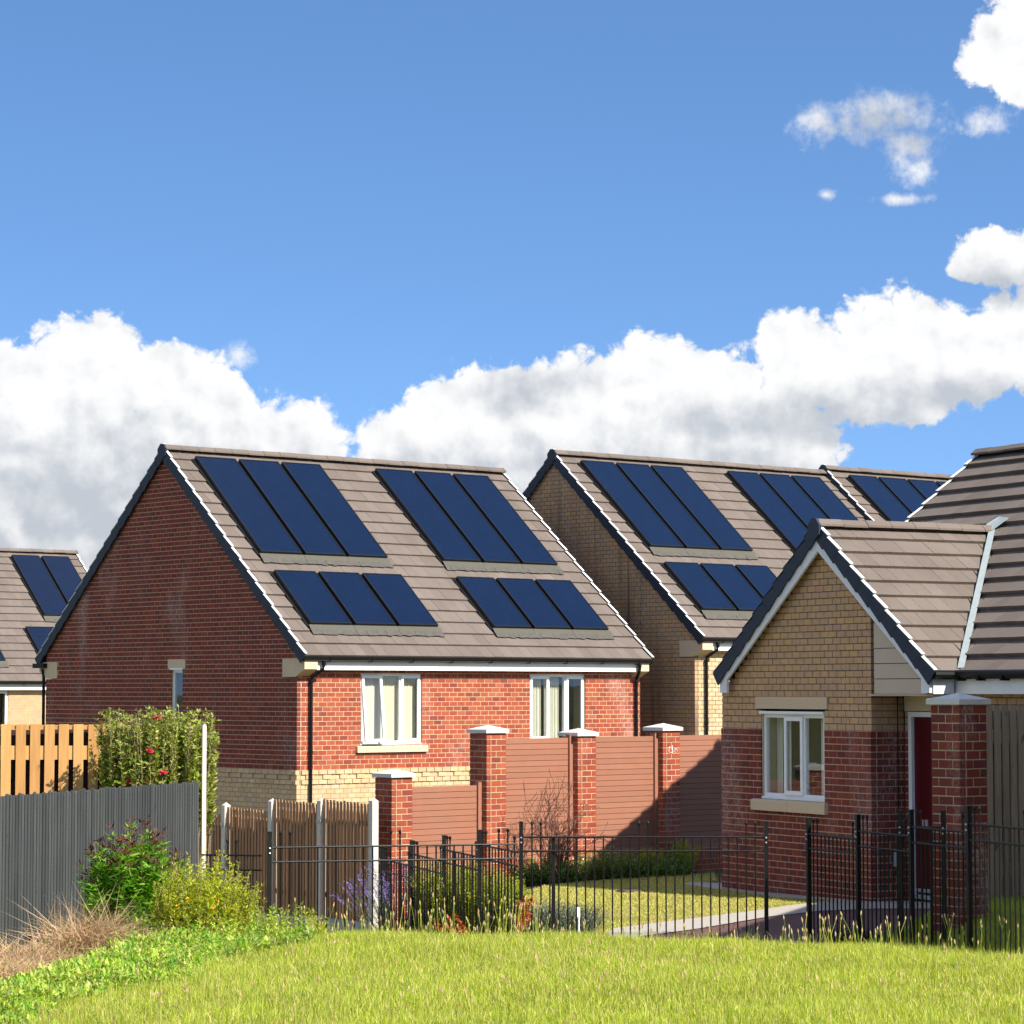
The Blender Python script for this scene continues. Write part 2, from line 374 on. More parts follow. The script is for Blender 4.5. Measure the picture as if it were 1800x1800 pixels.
# ground
m, b = new_mat('soil_and_turf')
pos = X(b, b.n('ShaderNodeNewGeometry').outputs['Position'])
n1, n2 = b.noise(pos, 3, 6, .65), b.noise(pos, 40, 4, .6)
c = b.mix(b.smooth(n1, .35, .65), (0.13, 0.14, 0.05), (0.19, 0.18, 0.07))
finish(b, b.mix(n2 * 0.5, c, (0.06, 0.045, 0.025)), 0.95, n2, 0.6, 0.02, 0.1)
M['ground'] = m
m, b = new_mat('garden_lawn_turf')
pos = X(b, b.n('ShaderNodeNewGeometry').outputs['Position'])
n1, n2 = b.noise(pos, 1.6, 5, .6), b.noise(pos, 60, 4, .6)
c = b.mix(b.smooth(n1, .40, .62), (0.26, 0.26, 0.05), (0.40, 0.31, 0.13))
finish(b, b.mix(n2 * 0.6, c, (0.10, 0.10, 0.03)), 0.95, n2, 0.6, 0.015, 0.1)
M['lawn_base'] = m
M['bark'] = simple('dark_bark_mulch', (0.030, 0.022, 0.017), 0.95, 0.5, 45, 0.8)
M['path'] = simple('concrete_paving', (0.40, 0.36, 0.31), 0.85, 0.16, 10, 0.3)
m, b = new_mat('maroon_block_paving')
pos = X(b, b.n('ShaderNodeNewGeometry').outputs['Position'])
bt = b.n('ShaderNodeTexBrick', {'Vector': pos, 'Color1': (0.145, 0.068, 0.062, 1), 'Color2': (0.185, 0.088, 0.080, 1), 'Mortar': (0.07, 0.05, 0.045, 1), 'Scale': 1.0, 'Mortar Size': 0.006, 'Brick Width': 0.16, 'Row Height': 0.08})
finish(b, b.mix(b.noise(pos, 30, 4, .6) * 0.5, bt.outputs[0], (0.12, 0.075, 0.07)), 0.85, bt.outputs['Fac'], -0.4, 0.006, 0.2)
M['paving'] = m

# ------------------------------------------------------------------ mesh helpers
class MB:
    def __init__(s): s.v, s.f, s.k = [], [], []
    def quad(s, a, b, c, d, k=0):
        i = len(s.v); s.v += [tuple(a), tuple(b), tuple(c), tuple(d)]; s.f.append((i, i+1, i+2, i+3)); s.k.append(k)
    def box(s, o, x, y, z, k=0):
        o, x, y, z = (np.array(t, float) for t in (o, x, y, z))
        if np.dot(np.cross(x, y), z) < 0: x, y = y, x
        i = len(s.v)
        s.v += [tuple(o + a*x + b_*y + c*z) for c in (0, 1) for b_ in (0, 1) for a in (0, 1)]
        for q in ((0, 2, 3, 1), (4, 5, 7, 6), (0, 1, 5, 4), (2, 6, 7, 3), (0, 4, 6, 2), (1, 3, 7, 5)):
            s.f.append(tuple(i + t for t in q)); s.k.append(k)
    def b(s, x0, x1, y0, y1, z0, z1, k=0):
        s.box((x0, y0, z0), (x1-x0, 0, 0), (0, y1-y0, 0), (0, 0, z1-z0), k)
    def prism(s, poly, ext, k=0):
        e = np.array(ext, float); P = [np.array(p, float) for p in poly]; n = len(P); i = len(s.v)
        nrm = sum((np.cross(P[j], P[(j+1) % n]) for j in range(n)), np.zeros(3))
        if np.dot(nrm, e) > 0: P = P[::-1]
        s.v += [tuple(p) for p in P] + [tuple(p + e) for p in P]
        s.f.append(tuple(range(i, i+n))); s.k.append(k)
        s.f.append(tuple(range(i+2*n-1, i+n-1, -1))); s.k.append(k)
        for j in range(n):
            q = (j+1) % n
            s.f.append((i+q, i+j, i+n+j, i+n+q)); s.k.append(k)
    def tube(s, pts, r, n=6, k=0, cap=True):
        P = [np.array(p, float) for p in pts]; rr = r if hasattr(r, '__len__') else [r]*len(P); i = len(s.v)
        for j, p in enumerate(P):
            t = P[min(j+1, len(P)-1)] - P[max(j-1, 0)]; t = t / (np.linalg.norm(t) + 1e-9)
            a = np.cross(t, (0, 0, 1)) if abs(t[2]) < .9 else np.cross(t, (1, 0, 0)); a /= np.linalg.norm(a); c = np.cross(t, a)
            for q in range(n):
                w = 2*math.pi*q/n
                s.v.append(tuple(p + rr[j]*(a*math.cos(w) + c*math.sin(w))))
        for j in range(len(P)-1):
            for q in range(n):
                q2 = (q+1) % n
                s.f.append((i+j*n+q, i+j*n+q2, i+(j+1)*n+q2, i+(j+1)*n+q)); s.k.append(k)
        if cap:
            s.f.append(tuple(range(i+n-1, i-1, -1))); s.k.append(k)
            e = i + (len(P)-1)*n
            s.f.append(tuple(range(e, e+n))); s.k.append(k)
    def ball(s, c, r, rz=None, k=0, n=8, m=5):
        rz = rz or r
        pts = [(c[0], c[1], c[2] - rz*math.cos(math.pi*j/m)) for j in range(m+1)]
        rad = [max(1e-4, r*math.sin(math.pi*j/m)) for j in range(m+1)]
        i = len(s.v)
        for p, q in zip(pts, rad):
            for t in range(n):
                w = 2*math.pi*t/n; s.v.append((p[0]+q*math.cos(w), p[1]+q*math.sin(w), p[2]))
        for j in range(m):
            for t in range(n):
                t2 = (t+1) % n; s.f.append((i+j*n+t, i+j*n+t2, i+(j+1)*n+t2, i+(j+1)*n+t)); s.k.append(k)
    def mesh(s, name, mats):
        me = bpy.data.meshes.new(name)
        me.from_pydata(s.v, [], s.f)
        mats = mats if isinstance(mats, (list, tuple)) else [mats]
        for m_ in mats: me.materials.append(M[m_])
        if len(mats) > 1: me.polygons.foreach_set('material_index', s.k)
        me.update()
        return me
    def build(s, name, mats, parent=None, **kw):
        return link(name, s.mesh(name, mats), parent, **kw)
def link(name, data, parent=None, **kw):
    o = bpy.data.objects.new(name, data); COL.objects.link(o)
    if parent is not None: o.parent = parent
    for k, v in kw.items(): o[k] = v
    return o
def thing(name, label, cat, loc=(0, 0, 0), rz=0.0, group=None):
    o = bpy.data.objects.new(name, None); COL.objects.link(o)
    o.empty_display_size = 0.1
    o.location = loc; o.rotation_euler = (0, 0, R(rz)); o['label'] = label; o['category'] = cat
    if group: o['group'] = group
    return o
def np_mesh(name, verts, tris, mats, midx=None, smooth=False):
    me = bpy.data.meshes.new(name)
    verts = np.asarray(verts, np.float32); tris = np.asarray(tris, np.int32); n = len(tris); k = tris.shape[1]
    me.vertices.add(len(verts)); me.vertices.foreach_set('co', verts.ravel())
    me.loops.add(n*k); me.loops.foreach_set('vertex_index', tris.ravel())
    me.polygons.add(n); me.polygons.foreach_set('loop_start', np.arange(0, n*k, k, dtype=np.int32))
    mats = mats if isinstance(mats, (list, tuple)) else [mats]
    for m_ in mats: me.materials.append(M[m_])
    if midx is not None: me.polygons.foreach_set('material_index', np.asarray(midx, np.int32))
    me.update(calc_edges=True)
    me.shade_flat()
    return me
CUBE_V = np.array([(a, b_, c) for c in (0, 1) for b_ in (0, 1) for a in (0, 1)], float)
CUBE_F = np.array([(0, 2, 3, 1), (4, 5, 7, 6), (0, 1, 5, 4), (2, 6, 7, 3), (0, 4, 6, 2), (1, 3, 7, 5)])
class Fr:                              # a frame on the ground plan: u to the right and away, v to the left and away
    def __init__(s, x, y, z, deg):
        s.o = np.array([x, y, z]); s.deg = deg; t = R(deg)
        s.u = np.array([math.cos(t), math.sin(t), 0]); s.v = np.array([-math.sin(t), math.cos(t), 0])
    def w(s, u, v, z=0): return s.o + u*s.u + v*s.v + np.array([0, 0, z])
CAM = np.array([0, 0, CAM_Z])

# ------------------------------------------------------------------ brickwork and tiling
BL, BH, JT, JV = 0.1643, 0.075, 0.0108, 0.0112
def subtract(iv, a, b_):
    out = []
    for p, q in iv:
        if b_ <= p or a >= q: out.append((p, q)); continue
        if a > p: out.append((p, a))
        if b_ < q: out.append((b_, q))
    return out
def lay_bricks(org, ax, nrm, z0, z1, span, opens=(), depth=0.07, bl=BL, bh=BH, phase=0.0, special=None):
    """courses of stretcher bond; returns list of (origin, along, into-wall, length, height, zmid) and the mortar intervals"""
    out, mort = [], []
    n = int(round((z1 - z0) / bh))
    for i in range(n):
        za = z0 + i*bh; zm = za + bh/2
        iv = [span(zm)] if not isinstance(span(zm), list) else span(zm)
        iv = [t for t in iv if t[1] - t[0] > 0.03]
        for (a, b_, c, d) in opens:
            if c - .01 < zm < d + .01: iv = subtract(iv, a, b_)
        mort.append((za, za + bh, iv))
        off = phase + (bl/2 if i % 2 else 0)
        for p, q in iv:
            k = math.floor((p - off)/bl)
            while off + k*bl < q - .012:
                s_, e = max(p, off + k*bl), min(q, off + (k+1)*bl)
                k += 1
                if e - s_ < 0.028: continue
                pr = random.uniform(-.0016, .0016) + (special(i, k) if special else 0)
                ja = 0.0 if s_ <= p + 2e-3 else JV/2
                jb = 0.0 if e >= q - 2e-3 else JV/2
                o = np.array(org) + np.array(ax)*(s_ + ja) + np.array(nrm)*pr + np.array((0, 0, za + JT/2))
                out.append((o, np.array(ax, float), -np.array(nrm, float), e - s_ - ja - jb, bh - JT, depth))
    return out, mort
def joined_boxes(lst, name, mat, parent, **kw):
    if not lst: return None
    V = []
    for (o, a, d, L, h, dep) in lst:
        V.append(o + CUBE_V[:, :1]*a*L + CUBE_V[:, 1:2]*d*dep + CUBE_V[:, 2:]*np.array((0, 0, h)))
    flip = np.dot(np.cross(lst[0][1], lst[0][2]), (0, 0, 1)) < 0
    F = CUBE_F[:, ::-1] if flip else CUBE_F
    F = np.concatenate([F + 8*i for i in range(len(lst))])
    return link(name, np_mesh(name, np.concatenate(V), F, mat), parent, **kw)
_bm = {}
def single_brick(t, mat, parent, name='brick'):
    o, a, d, L, h, dep = t
    key = (round(L, 3), round(h, 3), dep, mat, bool(np.dot(np.cross(a, d), (0, 0, 1)) < 0))
    if key not in _bm:
        mb = MB()
        e = 0.003                       # arris: the face is a touch smaller than the body
        if key[4]: mb.b(0, key[0], -dep, 0, 0, key[1])
        else: mb.b(0, key[0], 0, dep, 0, key[1])
        _bm[key] = mb.mesh(name, mat)
    ob = link(name, _bm[key], parent)
    ob.location = o; ob.rotation_euler = (0, 0, math.atan2(a[1], a[0]))
    return ob
def size_in_view(fr, p, area=1.0, nrm=None):
    w = fr.w(*p) - CAM
    d2 = w @ w
    s_ = area / d2
    if nrm is not None:
        nw = fr.u*nrm[0] + fr.v*nrm[1]
        s_ *= max(0.0, -(nw @ w)/math.sqrt(d2))
    a = abs(w[0]/w[1])
    return s_ if a < 0.196 else s_*1e-3
def mortar_rows(mb, org, ax, nrm, mort, back=0.004, dep=0.06):
    for za, zb, iv in mort:
        for p, q in iv:
            p, q = p + (.005 if abs(p-.080) > 1e-4 else -.014), q - .005
            o = np.array(org) + np.array(ax)*p - np.array(nrm)*back + np.array((0, 0, za))
            mb.box(o, np.array(ax)*(q-p), -np.array(nrm, float)*dep, (0, 0, zb-za))
def place_bricks(fr, lists, host, parent, limit=300, ok=None, stuff_name='brickwork'):
    """lists: [(bricks, material)]; the bricks that show largest become single objects under host, the rest one joined part per material"""
    allb = []
    for bi, (bl_, mat) in enumerate(lists):
        for t in bl_:
            n_ = (-t[2][0], -t[2][1])
            sz = size_in_view(fr, t[0], t[3]*t[4], n_)
            if ok and not ok(t): sz *= 1e-4
            allb.append((sz, len(allb), t, mat))
    allb.sort(key=lambda q: -q[0])
    for sz, _, t, mat in allb[:limit]:
        single_brick(t, mat, host)
    rest = {}
    for sz, _, t, mat in allb[limit:]:
        nkey = (mat, bool(np.dot(np.cross(t[1], t[2]), (0, 0, 1)) < 0))
        rest.setdefault(nkey, []).append(t)
    for (mat, fl), l in rest.items():
        joined_boxes(l, stuff_name, mat, parent, kind='stuff')

_tm = {}
def tile_geo(w0, w1, x0, x1, g, lap=0.05, th=0.030):
    # corners: top edge from w0..w1, bottom edge from x0..x1; lies on the z=0 plane at its tail
    t, bt = -0.036, 0.0
    L = g + lap
    return [(w0, 0, t-th), (w1, 0, t-th), (w1, 0, t), (w0, 0, t), (x0, L, bt-th), (x1, L, bt-th), (x1, L, bt), (x0, L, bt)]
TF = np.array([(0, 3, 2, 1), (4, 5, 6, 7), (3, 7, 6, 2), (0, 1, 5, 4), (0, 4, 7, 3), (1, 2, 6, 5)])
def lay_tiles(fr, roof, parent, org, ax, dn, a0, a1, rows, g, tw, limit=300, skip=(), lo=None, hi=None, ok=None, mat='tile', tail=0.0):
    """org: ridge line start (local), ax: along the eave, dn: unit vector down the slope"""
    org, ax, dn = (np.array(t, float) for t in (org, ax, dn))
    nz = np.cross(ax, dn)
    if nz[2] < 0: nz = -nz
    right = np.dot(np.cross(ax, dn), nz) > 0
    out = []
    for r_ in range(rows):
        s0 = r_*g - 0.05 if r_ else 0.0
        s1 = (r_+1)*g
        sm = (r_+.5)*g
        off = a0 + (tw/2 if r_ % 2 else 0)
        iv = [(a0 if lo is None else min(lo(s0), lo(s1)), a1 if hi is None else max(hi(s0), hi(s1)))]
        for (p, q, sa, sb) in skip:
            if sa < sm < sb: iv = subtract(iv, p, q)
        for p, q in iv:
            k = math.floor((p-off)/tw)
            while off + k*tw < q - .01:
                s_, e = max(p, off+k*tw), min(q, off+(k+1)*tw)
                k += 1
                if e - s_ < .02: continue
                e -= .003
                t0, t1, b0, b1 = s_, e, s_, e
                if hi is not None: t1, b1 = min(e, hi(s0)), min(e, hi(s1))
                if lo is not None: t0, b0 = max(s_, lo(s0)), max(s_, lo(s1))
                if t1 < t0: t1 = t0 = (t0+t1)/2
                if b1 < b0: b1 = b0 = (b0+b1)/2
                lift = random.uniform(0, .003)
                out.append((s0, s1-s0, s_, t0-s_, t1-s_, b0-s_, b1-s_, lift))
    def sz(t):
        p = org + ax*(t[2]) + dn*t[0]
        v = size_in_view(fr, p, max(t[4], t[6]))
        return v if (ok is None or ok(t[2], t[0])) else v*1e-4
    out.sort(key=lambda t: -sz(t))
    sx = 1.0 if right else -1.0
    bx = ax*sx
    rot = Matrix(((bx[0], dn[0], nz[0]), (bx[1], dn[1], nz[1]), (bx[2], dn[2], nz[2]))).to_4x4()
    TS = TF[:, ::-1] if right else TF
    rest_v, rest_f = [], []
    for i, (s0, L, a, t0, t1, b0, b1, lift) in enumerate(out):
        G = np.array(tile_geo(t0, t1, b0, b1, L, 0.0)); G[6:8, 2] += tail; G[4:6, 2] -= tail*.2
        if i < limit:
            key = (right, mat, tail) + tuple(round(q, 3) for q in (L, t0, t1, b0, b1))
            if key not in _tm:
                H_ = G*np.array((sx, 1, 1))
                me = bpy.data.meshes.new('tile'); me.from_pydata(H_.tolist(), [], TS.tolist()); me.materials.append(M[mat]); me.update(); _tm[key] = me
            o = link('tile', _tm[key], roof)
            o.matrix_local = Matrix.Translation(org + ax*a + dn*s0 + nz*lift) @ rot
        else:
            rest_v.append(org + ax*(a + G[:, :1]) + dn*(s0 + G[:, 1:2]) + nz*(lift + G[:, 2:]))
            rest_f.append(TS + 8*(len(rest_v)-1))
    if rest_v:
        link('tiling', np_mesh('tiling', np.concatenate(rest_v), np.concatenate(rest_f), mat), parent, kind='stuff')

def ridge_tiles(roof, p0, axis, length, half=0.11, drop=0.085, step=0.335, name='ridge_tile'):
    p0, axis = np.array(p0, float), np.array(axis, float)
    side = np.cross(axis, (0, 0, 1))
    sec = lambda s_: [p0 + axis*s_ + side*half - np.array((0, 0, drop)), p0 + axis*s_ + side*half - np.array((0, 0, drop-.025)), p0 + axis*s_ + side*half*.35, p0 + axis*s_ - side*half*.35,
                      p0 + axis*s_ - side*half - np.array((0, 0, drop-.025)), p0 + axis*s_ - side*half - np.array((0, 0, drop))]
    s_ = 0.0; k = 0
    while s_ < length - .02:
        e = min(length, s_ + step)
        mb = MB(); dz = np.array((0, 0, random.uniform(-.004, .004)))
        mb.prism([q + dz for q in sec(s_ + .003)], axis*(e - s_ - .006))
        mb.build(name, 'tile', roof)
        s_ = e; k += 1

def verge(roof, top, dn, out, rows, g, label_axis, strip=True):
    """stepped dry-verge caps; top: start at ridge on the roof edge, dn: down slope, out: outward horizontal"""
    top, dn, out = (np.array(t, float) for t in (top, dn, out))
    nz = np.cross(dn, out)
    if nz[2] < 0: nz = -nz
    for r_ in range(rows):
        mb = MB()
        L = g + .012
        o = top + dn*(r_*g) + out*0.006
        # hanging face, deeper towards its tail
        P = [o + nz*(-.022), o + dn*L + nz*.018, o + dn*L - nz*.165, o - nz*.140]
        mb.prism(P, out*0.016, 0)
        q = o - out*.045 + nz*.002
        mb.box(q + out*.016 - nz*.006, dn*(L-.012) + nz*.026, out*.045, nz*.010, 1)
        mb.build('verge_cap', ['slate_cap', 'white_cap' if strip else 'slate_cap'], roof)

def window(parent, org, ax, nrm, w, h, lights, sill=None, glass_in=0.045, sill_h=.11, sill_ext=.09, blind='blind', name='window', head=False):
    """org: lower left corner of the opening on the wall face. lights: list of (start, end, kind) as fractions; kind fixed / sash / tilt"""
    org, ax, nrm = (np.array(t, float) for t in (org, ax, nrm))
    up = np.array((0, 0, 1.0))
    P = lambda a, d, z: org + ax*a + nrm*d + up*z
    def bar(mb, a0, a1, z0, z1, d0, d1): mb.box(P(a0, d0, z0), ax*(a1-a0), nrm*(d1-d0), up*(z1-z0))
    fr = MB(); fw = .045; d0, d1 = -.085, -.035
    bar(fr, 0, fw, 0, h, d0, d1); bar(fr, w-fw, w, 0, h, d0, d1); bar(fr, fw, w-fw, h-fw, h, d0, d1); bar(fr, fw, w-fw, 0, fw+.01, d0, d1)
    bar(fr, -.015, w+.015, -.012, .014, -.10, -.005)
    for a, e, k in lights[:-1]: bar(fr, e*w-.022, e*w+.022, fw+.01, h-fw, d0, d1)
    if head: bar(fr, -.03, w+.02, h, h+.03, -.06, .02)
    win = fr.build(name, 'white', parent)
    for i, (a, e, k) in enumerate(lights):
        x0, x1 = a*w + (fw if i == 0 else .022), e*w - (fw if i == len(lights)-1 else .022)
        z0, z1 = fw+.01, h-fw
        if k == 'fixed':
            g = MB(); g.box(P(x0-.004, -.062, z0-.004), ax*(x1-x0+.008), nrm*.006, up*(z1-z0+.008)); g.build('pane', 'glass', win)
        else:
            s_ = MB(); sw = .036; tilt = -.0 if k == 'sash' else 0.11
            lean = lambda z: nrm*(tilt*(1-(z-z0)/(z1-z0))) if k == 'tilt' else nrm*0
            def sb(p0, p1, q0, q1):
                A = [P(p0, -.048, q0)+lean(q0), P(p1, -.048, q0)+lean(q0), P(p1, -.048, q1)+lean(q1), P(p0, -.048, q1)+lean(q1)]
                s_.prism(A, nrm*.035)
            sb(x0-.012, x0+sw, z0-.012, z1+.012); sb(x1-sw, x1+.012, z0-.012, z1+.012); sb(x0+sw, x1-sw, z0-.012, z0+sw); sb(x0+sw, x1-sw, z1-sw, z1+.012)
            s_.build('sash', 'white', win)
            g = MB(); A = [P(x0+sw, -.036, z0+sw)+lean(z0+sw), P(x1-sw, -.036, z0+sw)+lean(z0+sw), P(x1-sw, -.036, z1-sw)+lean(z1-sw), P(x0+sw, -.036, z1-sw)+lean(z1-sw)]
            g.prism(A, nrm*.006); g.build('pane', 'glass', win)
    # reveals and the room behind
    rv = MB()
    rv.box(P(-.01, -.30, -.01), ax*.012, nrm*.285, up*(h+.02)); rv.box(P(w-.002, -.30, -.01), ax*.012, nrm*.285, up*(h+.02))
    rv.box(P(.004, -.30, h-.002), ax*(w-.008), nrm*.21, up*.012); rv.box(P(.004, -.30, -.011), ax*(w-.008), nrm*.21, up*.012)
    rv.build('reveal', 'mortar_pale', win)
    if blind == 'blind':
        n = int(w/.062)
        for i in range(n):
            a = .03 + i*(w-.06)/n
            mb = MB(); tw_ = random.uniform(.5, 1.0)
            mb.box(P(a, -.150, .02), ax*.058 + nrm*.058*tw_*.5, nrm*.002, up*(h-.03)); mb.build('blind_slat', 'blind', win)
    elif blind == 'curtain':
        for (ca, cb) in ((.02, .30), (.36, .62), (.70, .80)):
            mb = MB(); n = 26; pts = []
            for i in range(n+1):
                a = w*(ca + (cb-ca)*i/n); pts.append((a, -.17 + .022*math.sin(i*1.5) + .008*math.sin(i*3.7)))
            for i in range(n):
                (a0, q0), (a1, q1) = pts[i], pts[i+1]
                mb.quad(P(a0, q0, .02), P(a1, q1, .02), P(a1, q1, h-.02), P(a0, q0, h-.02))
            mb.build('curtain', 'curtain', win)
    if sill:
        half = (w + 2*sill_ext)/2
        for i in range(2):
            mb = MB()
            a0 = -sill_ext + i*half + (.002 if i else 0)
            pr = [P(a0, -.06, -.012), P(a0, .045, -.024), P(a0, .05, -.034), P(a0, .05, -.012-sill_h), P(a0, -.06, -.012-sill_h)]
            mb.prism(pr, ax*(half-.002)); mb.build('sill', 'stone', win)
    return win

def solar_panel(parent, org, ax, dn, nz, w, L):
    org, ax, dn, nz = (np.array(t, float) for t in (org, ax, dn, nz))
    if np.dot(np.cross(ax, dn), nz) < 0: org, ax = org + ax*w, -ax
    g = MB(); g.b(.022, w-.022, .022, L-.022, 0.0, .028)
    rot = Matrix(((ax[0], dn[0], nz[0]), (ax[1], dn[1], nz[1]), (ax[2], dn[2], nz[2]))).to_4x4()
    o = g.build('solar_panel', 'solar', parent)
    o.matrix_local = Matrix.Translation(org) @ rot
    f = MB()
    f.b(0, w, 0, .022, -.03, .034); f.b(0, w, L-.022, L, -.03, .034); f.b(0, .022, .022, L-.022, -.03, .034); f.b(w-.022, w, .022, L-.022, -.03, .034)
    f.build('panel_frame', 'solar_frame', o)

# ------------------------------------------------------------------ ground
def sstep(t): t = np.clip(t, 0, 1); return t*t*(3-2*t)
def crest(X_): return 23.3 - .62*np.clip(X_-.4, 0, 4.2)
def hz(X_, Y_):
    X_, Y_ = np.asarray(X_, float), np.asarray(Y_, float)
    zf = .37 - .0285*(Y_-15) - .10*np.clip(-1.5-X_, 0, 4) + .012*np.sin(X_*2.1+Y_*.7) + .010*np.sin(X_*3.7-Y_*1.9)
    zb = -.035 - .16*np.clip(.4-X_, 0, 2.4) - .02*np.clip(Y_-29, 0, 12) - .35*sstep((-.6-X_)/1.2)*sstep((Y_-27)/5) - .6*sstep((Y_-38)/4)
    zb = zb + .34*sstep((X_-3.15)/1.0)*sstep((26.2-Y_)/1.2)
    t = sstep((Y_-crest(X_))/1.5)
    return zf*(1-t) + zb*t
def sheet(name, xs, ys, mat, lift=0.0, kind='structure', inside=None):
    gx, gy = np.meshgrid(xs, ys); v = np.stack([gx, gy, hz(gx, gy)+lift], -1).reshape(-1, 3)
    nx = len(xs); f = []
    for j in range(len(ys)-1):
        for i in range(nx-1): f.append((j*nx+i, j*nx+i+1, (j+1)*nx+i+1, (j+1)*nx+i))
    return link(name, np_mesh(name, v, np.array(f), mat), None, kind=kind)
xs = np.concatenate([np.linspace(-2500, -60, 10), np.linspace(-40, -12, 8), np.linspace(-10, 12, 75), np.linspace(16, 40, 8), np.linspace(60, 2500, 10)])
ys = np.concatenate([np.linspace(-900, -20, 8), np.linspace(-10, 12, 12), np.linspace(13, 45, 110), np.linspace(48, 90, 12), np.linspace(110, 4000, 14)])
sheet('ground', xs, ys, 'ground')
def patch(name, poly, mat, lift, kind='structure', n=26, thick=0.0):
    """a flat-laid polygon following the ground"""
    P = np.array(poly); x0, y0 = P.min(0); x1, y1 = P.max(0)
    import bmesh
    bm = bmesh.new()
    vs = [bm.verts.new((p[0], p[1], 0)) for p in poly]; bm.faces.new(vs)
    for i in range(1, n):
        for co, no in (((x0+(x1-x0)*i/n, 0, 0), (1, 0, 0)), ((0, y0+(y1-y0)*i/n, 0), (0, 1, 0))):
            bmesh.ops.bisect_plane(bm, geom=bm.verts[:]+bm.edges[:]+bm.faces[:], plane_co=co, plane_no=no)
    for v in bm.verts: v.co.z = float(hz(v.co.x, v.co.y)) + lift
    for f in bm.faces:
        if f.normal.z < 0: f.normal_flip()
    me = bpy.data.meshes.new(name); bm.to_mesh(me); bm.free(); me.materials.append(M[mat])
    return link(name, me, None, kind=kind)
LAWN = [(.12, 25.35), (.9, 25.5), (1.0, 26.28), (1.72, 27.24), (2.65, 28.49), (3.39, 29.7), (3.62, 29.95), (3.30, 30.12), (2.98, 30.68), (2.46, 32.30), (2.10, 33.55), (2.6, 34.2), (2.75, 36.6), (1.87, 35.3), (1.33, 34.8), (.72, 33.75), (.17, 32.7)]
patch('lawn', LAWN, 'lawn_base', .012)
patch('bed_soil', [(-1.75, 30.2), (.08, 24.9), (.1, 32.6), (.72, 33.75), (1.33, 34.8), (1.87, 35.3), (2.75, 36.6), (2.4, 37.0), (-1.8, 33.6)], 'bark', .008)
patch('path', [(.85, 25.25), (1.0, 26.28), (1.72, 27.24), (2.65, 28.49), (3.39, 29.7), (3.62, 29.95), (3.30, 30.12), (2.98, 30.68), (2.46, 32.30), (2.10, 33.55), (2.25, 33.95), (2.75, 33.7), (4.1, 30.2), (5.4, 30.6), (5.2, 28.63), (4.47, 28.60), (3.87, 28.60), (3.23, 28.30), (2.63, 27.60), (1.83, 26.24), (1.0, 25.1)], 'path', .018)
patch('driveway', [(1.0, 25.1), (1.83, 26.24), (2.63, 27.60), (3.23, 28.30), (3.87, 28.60), (4.47, 28.60), (5.2, 28.63), (4.5, 27.2), (3.4, 25.6), (3.0, 24.2), (2.3, 24.0)], 'paving', .010)

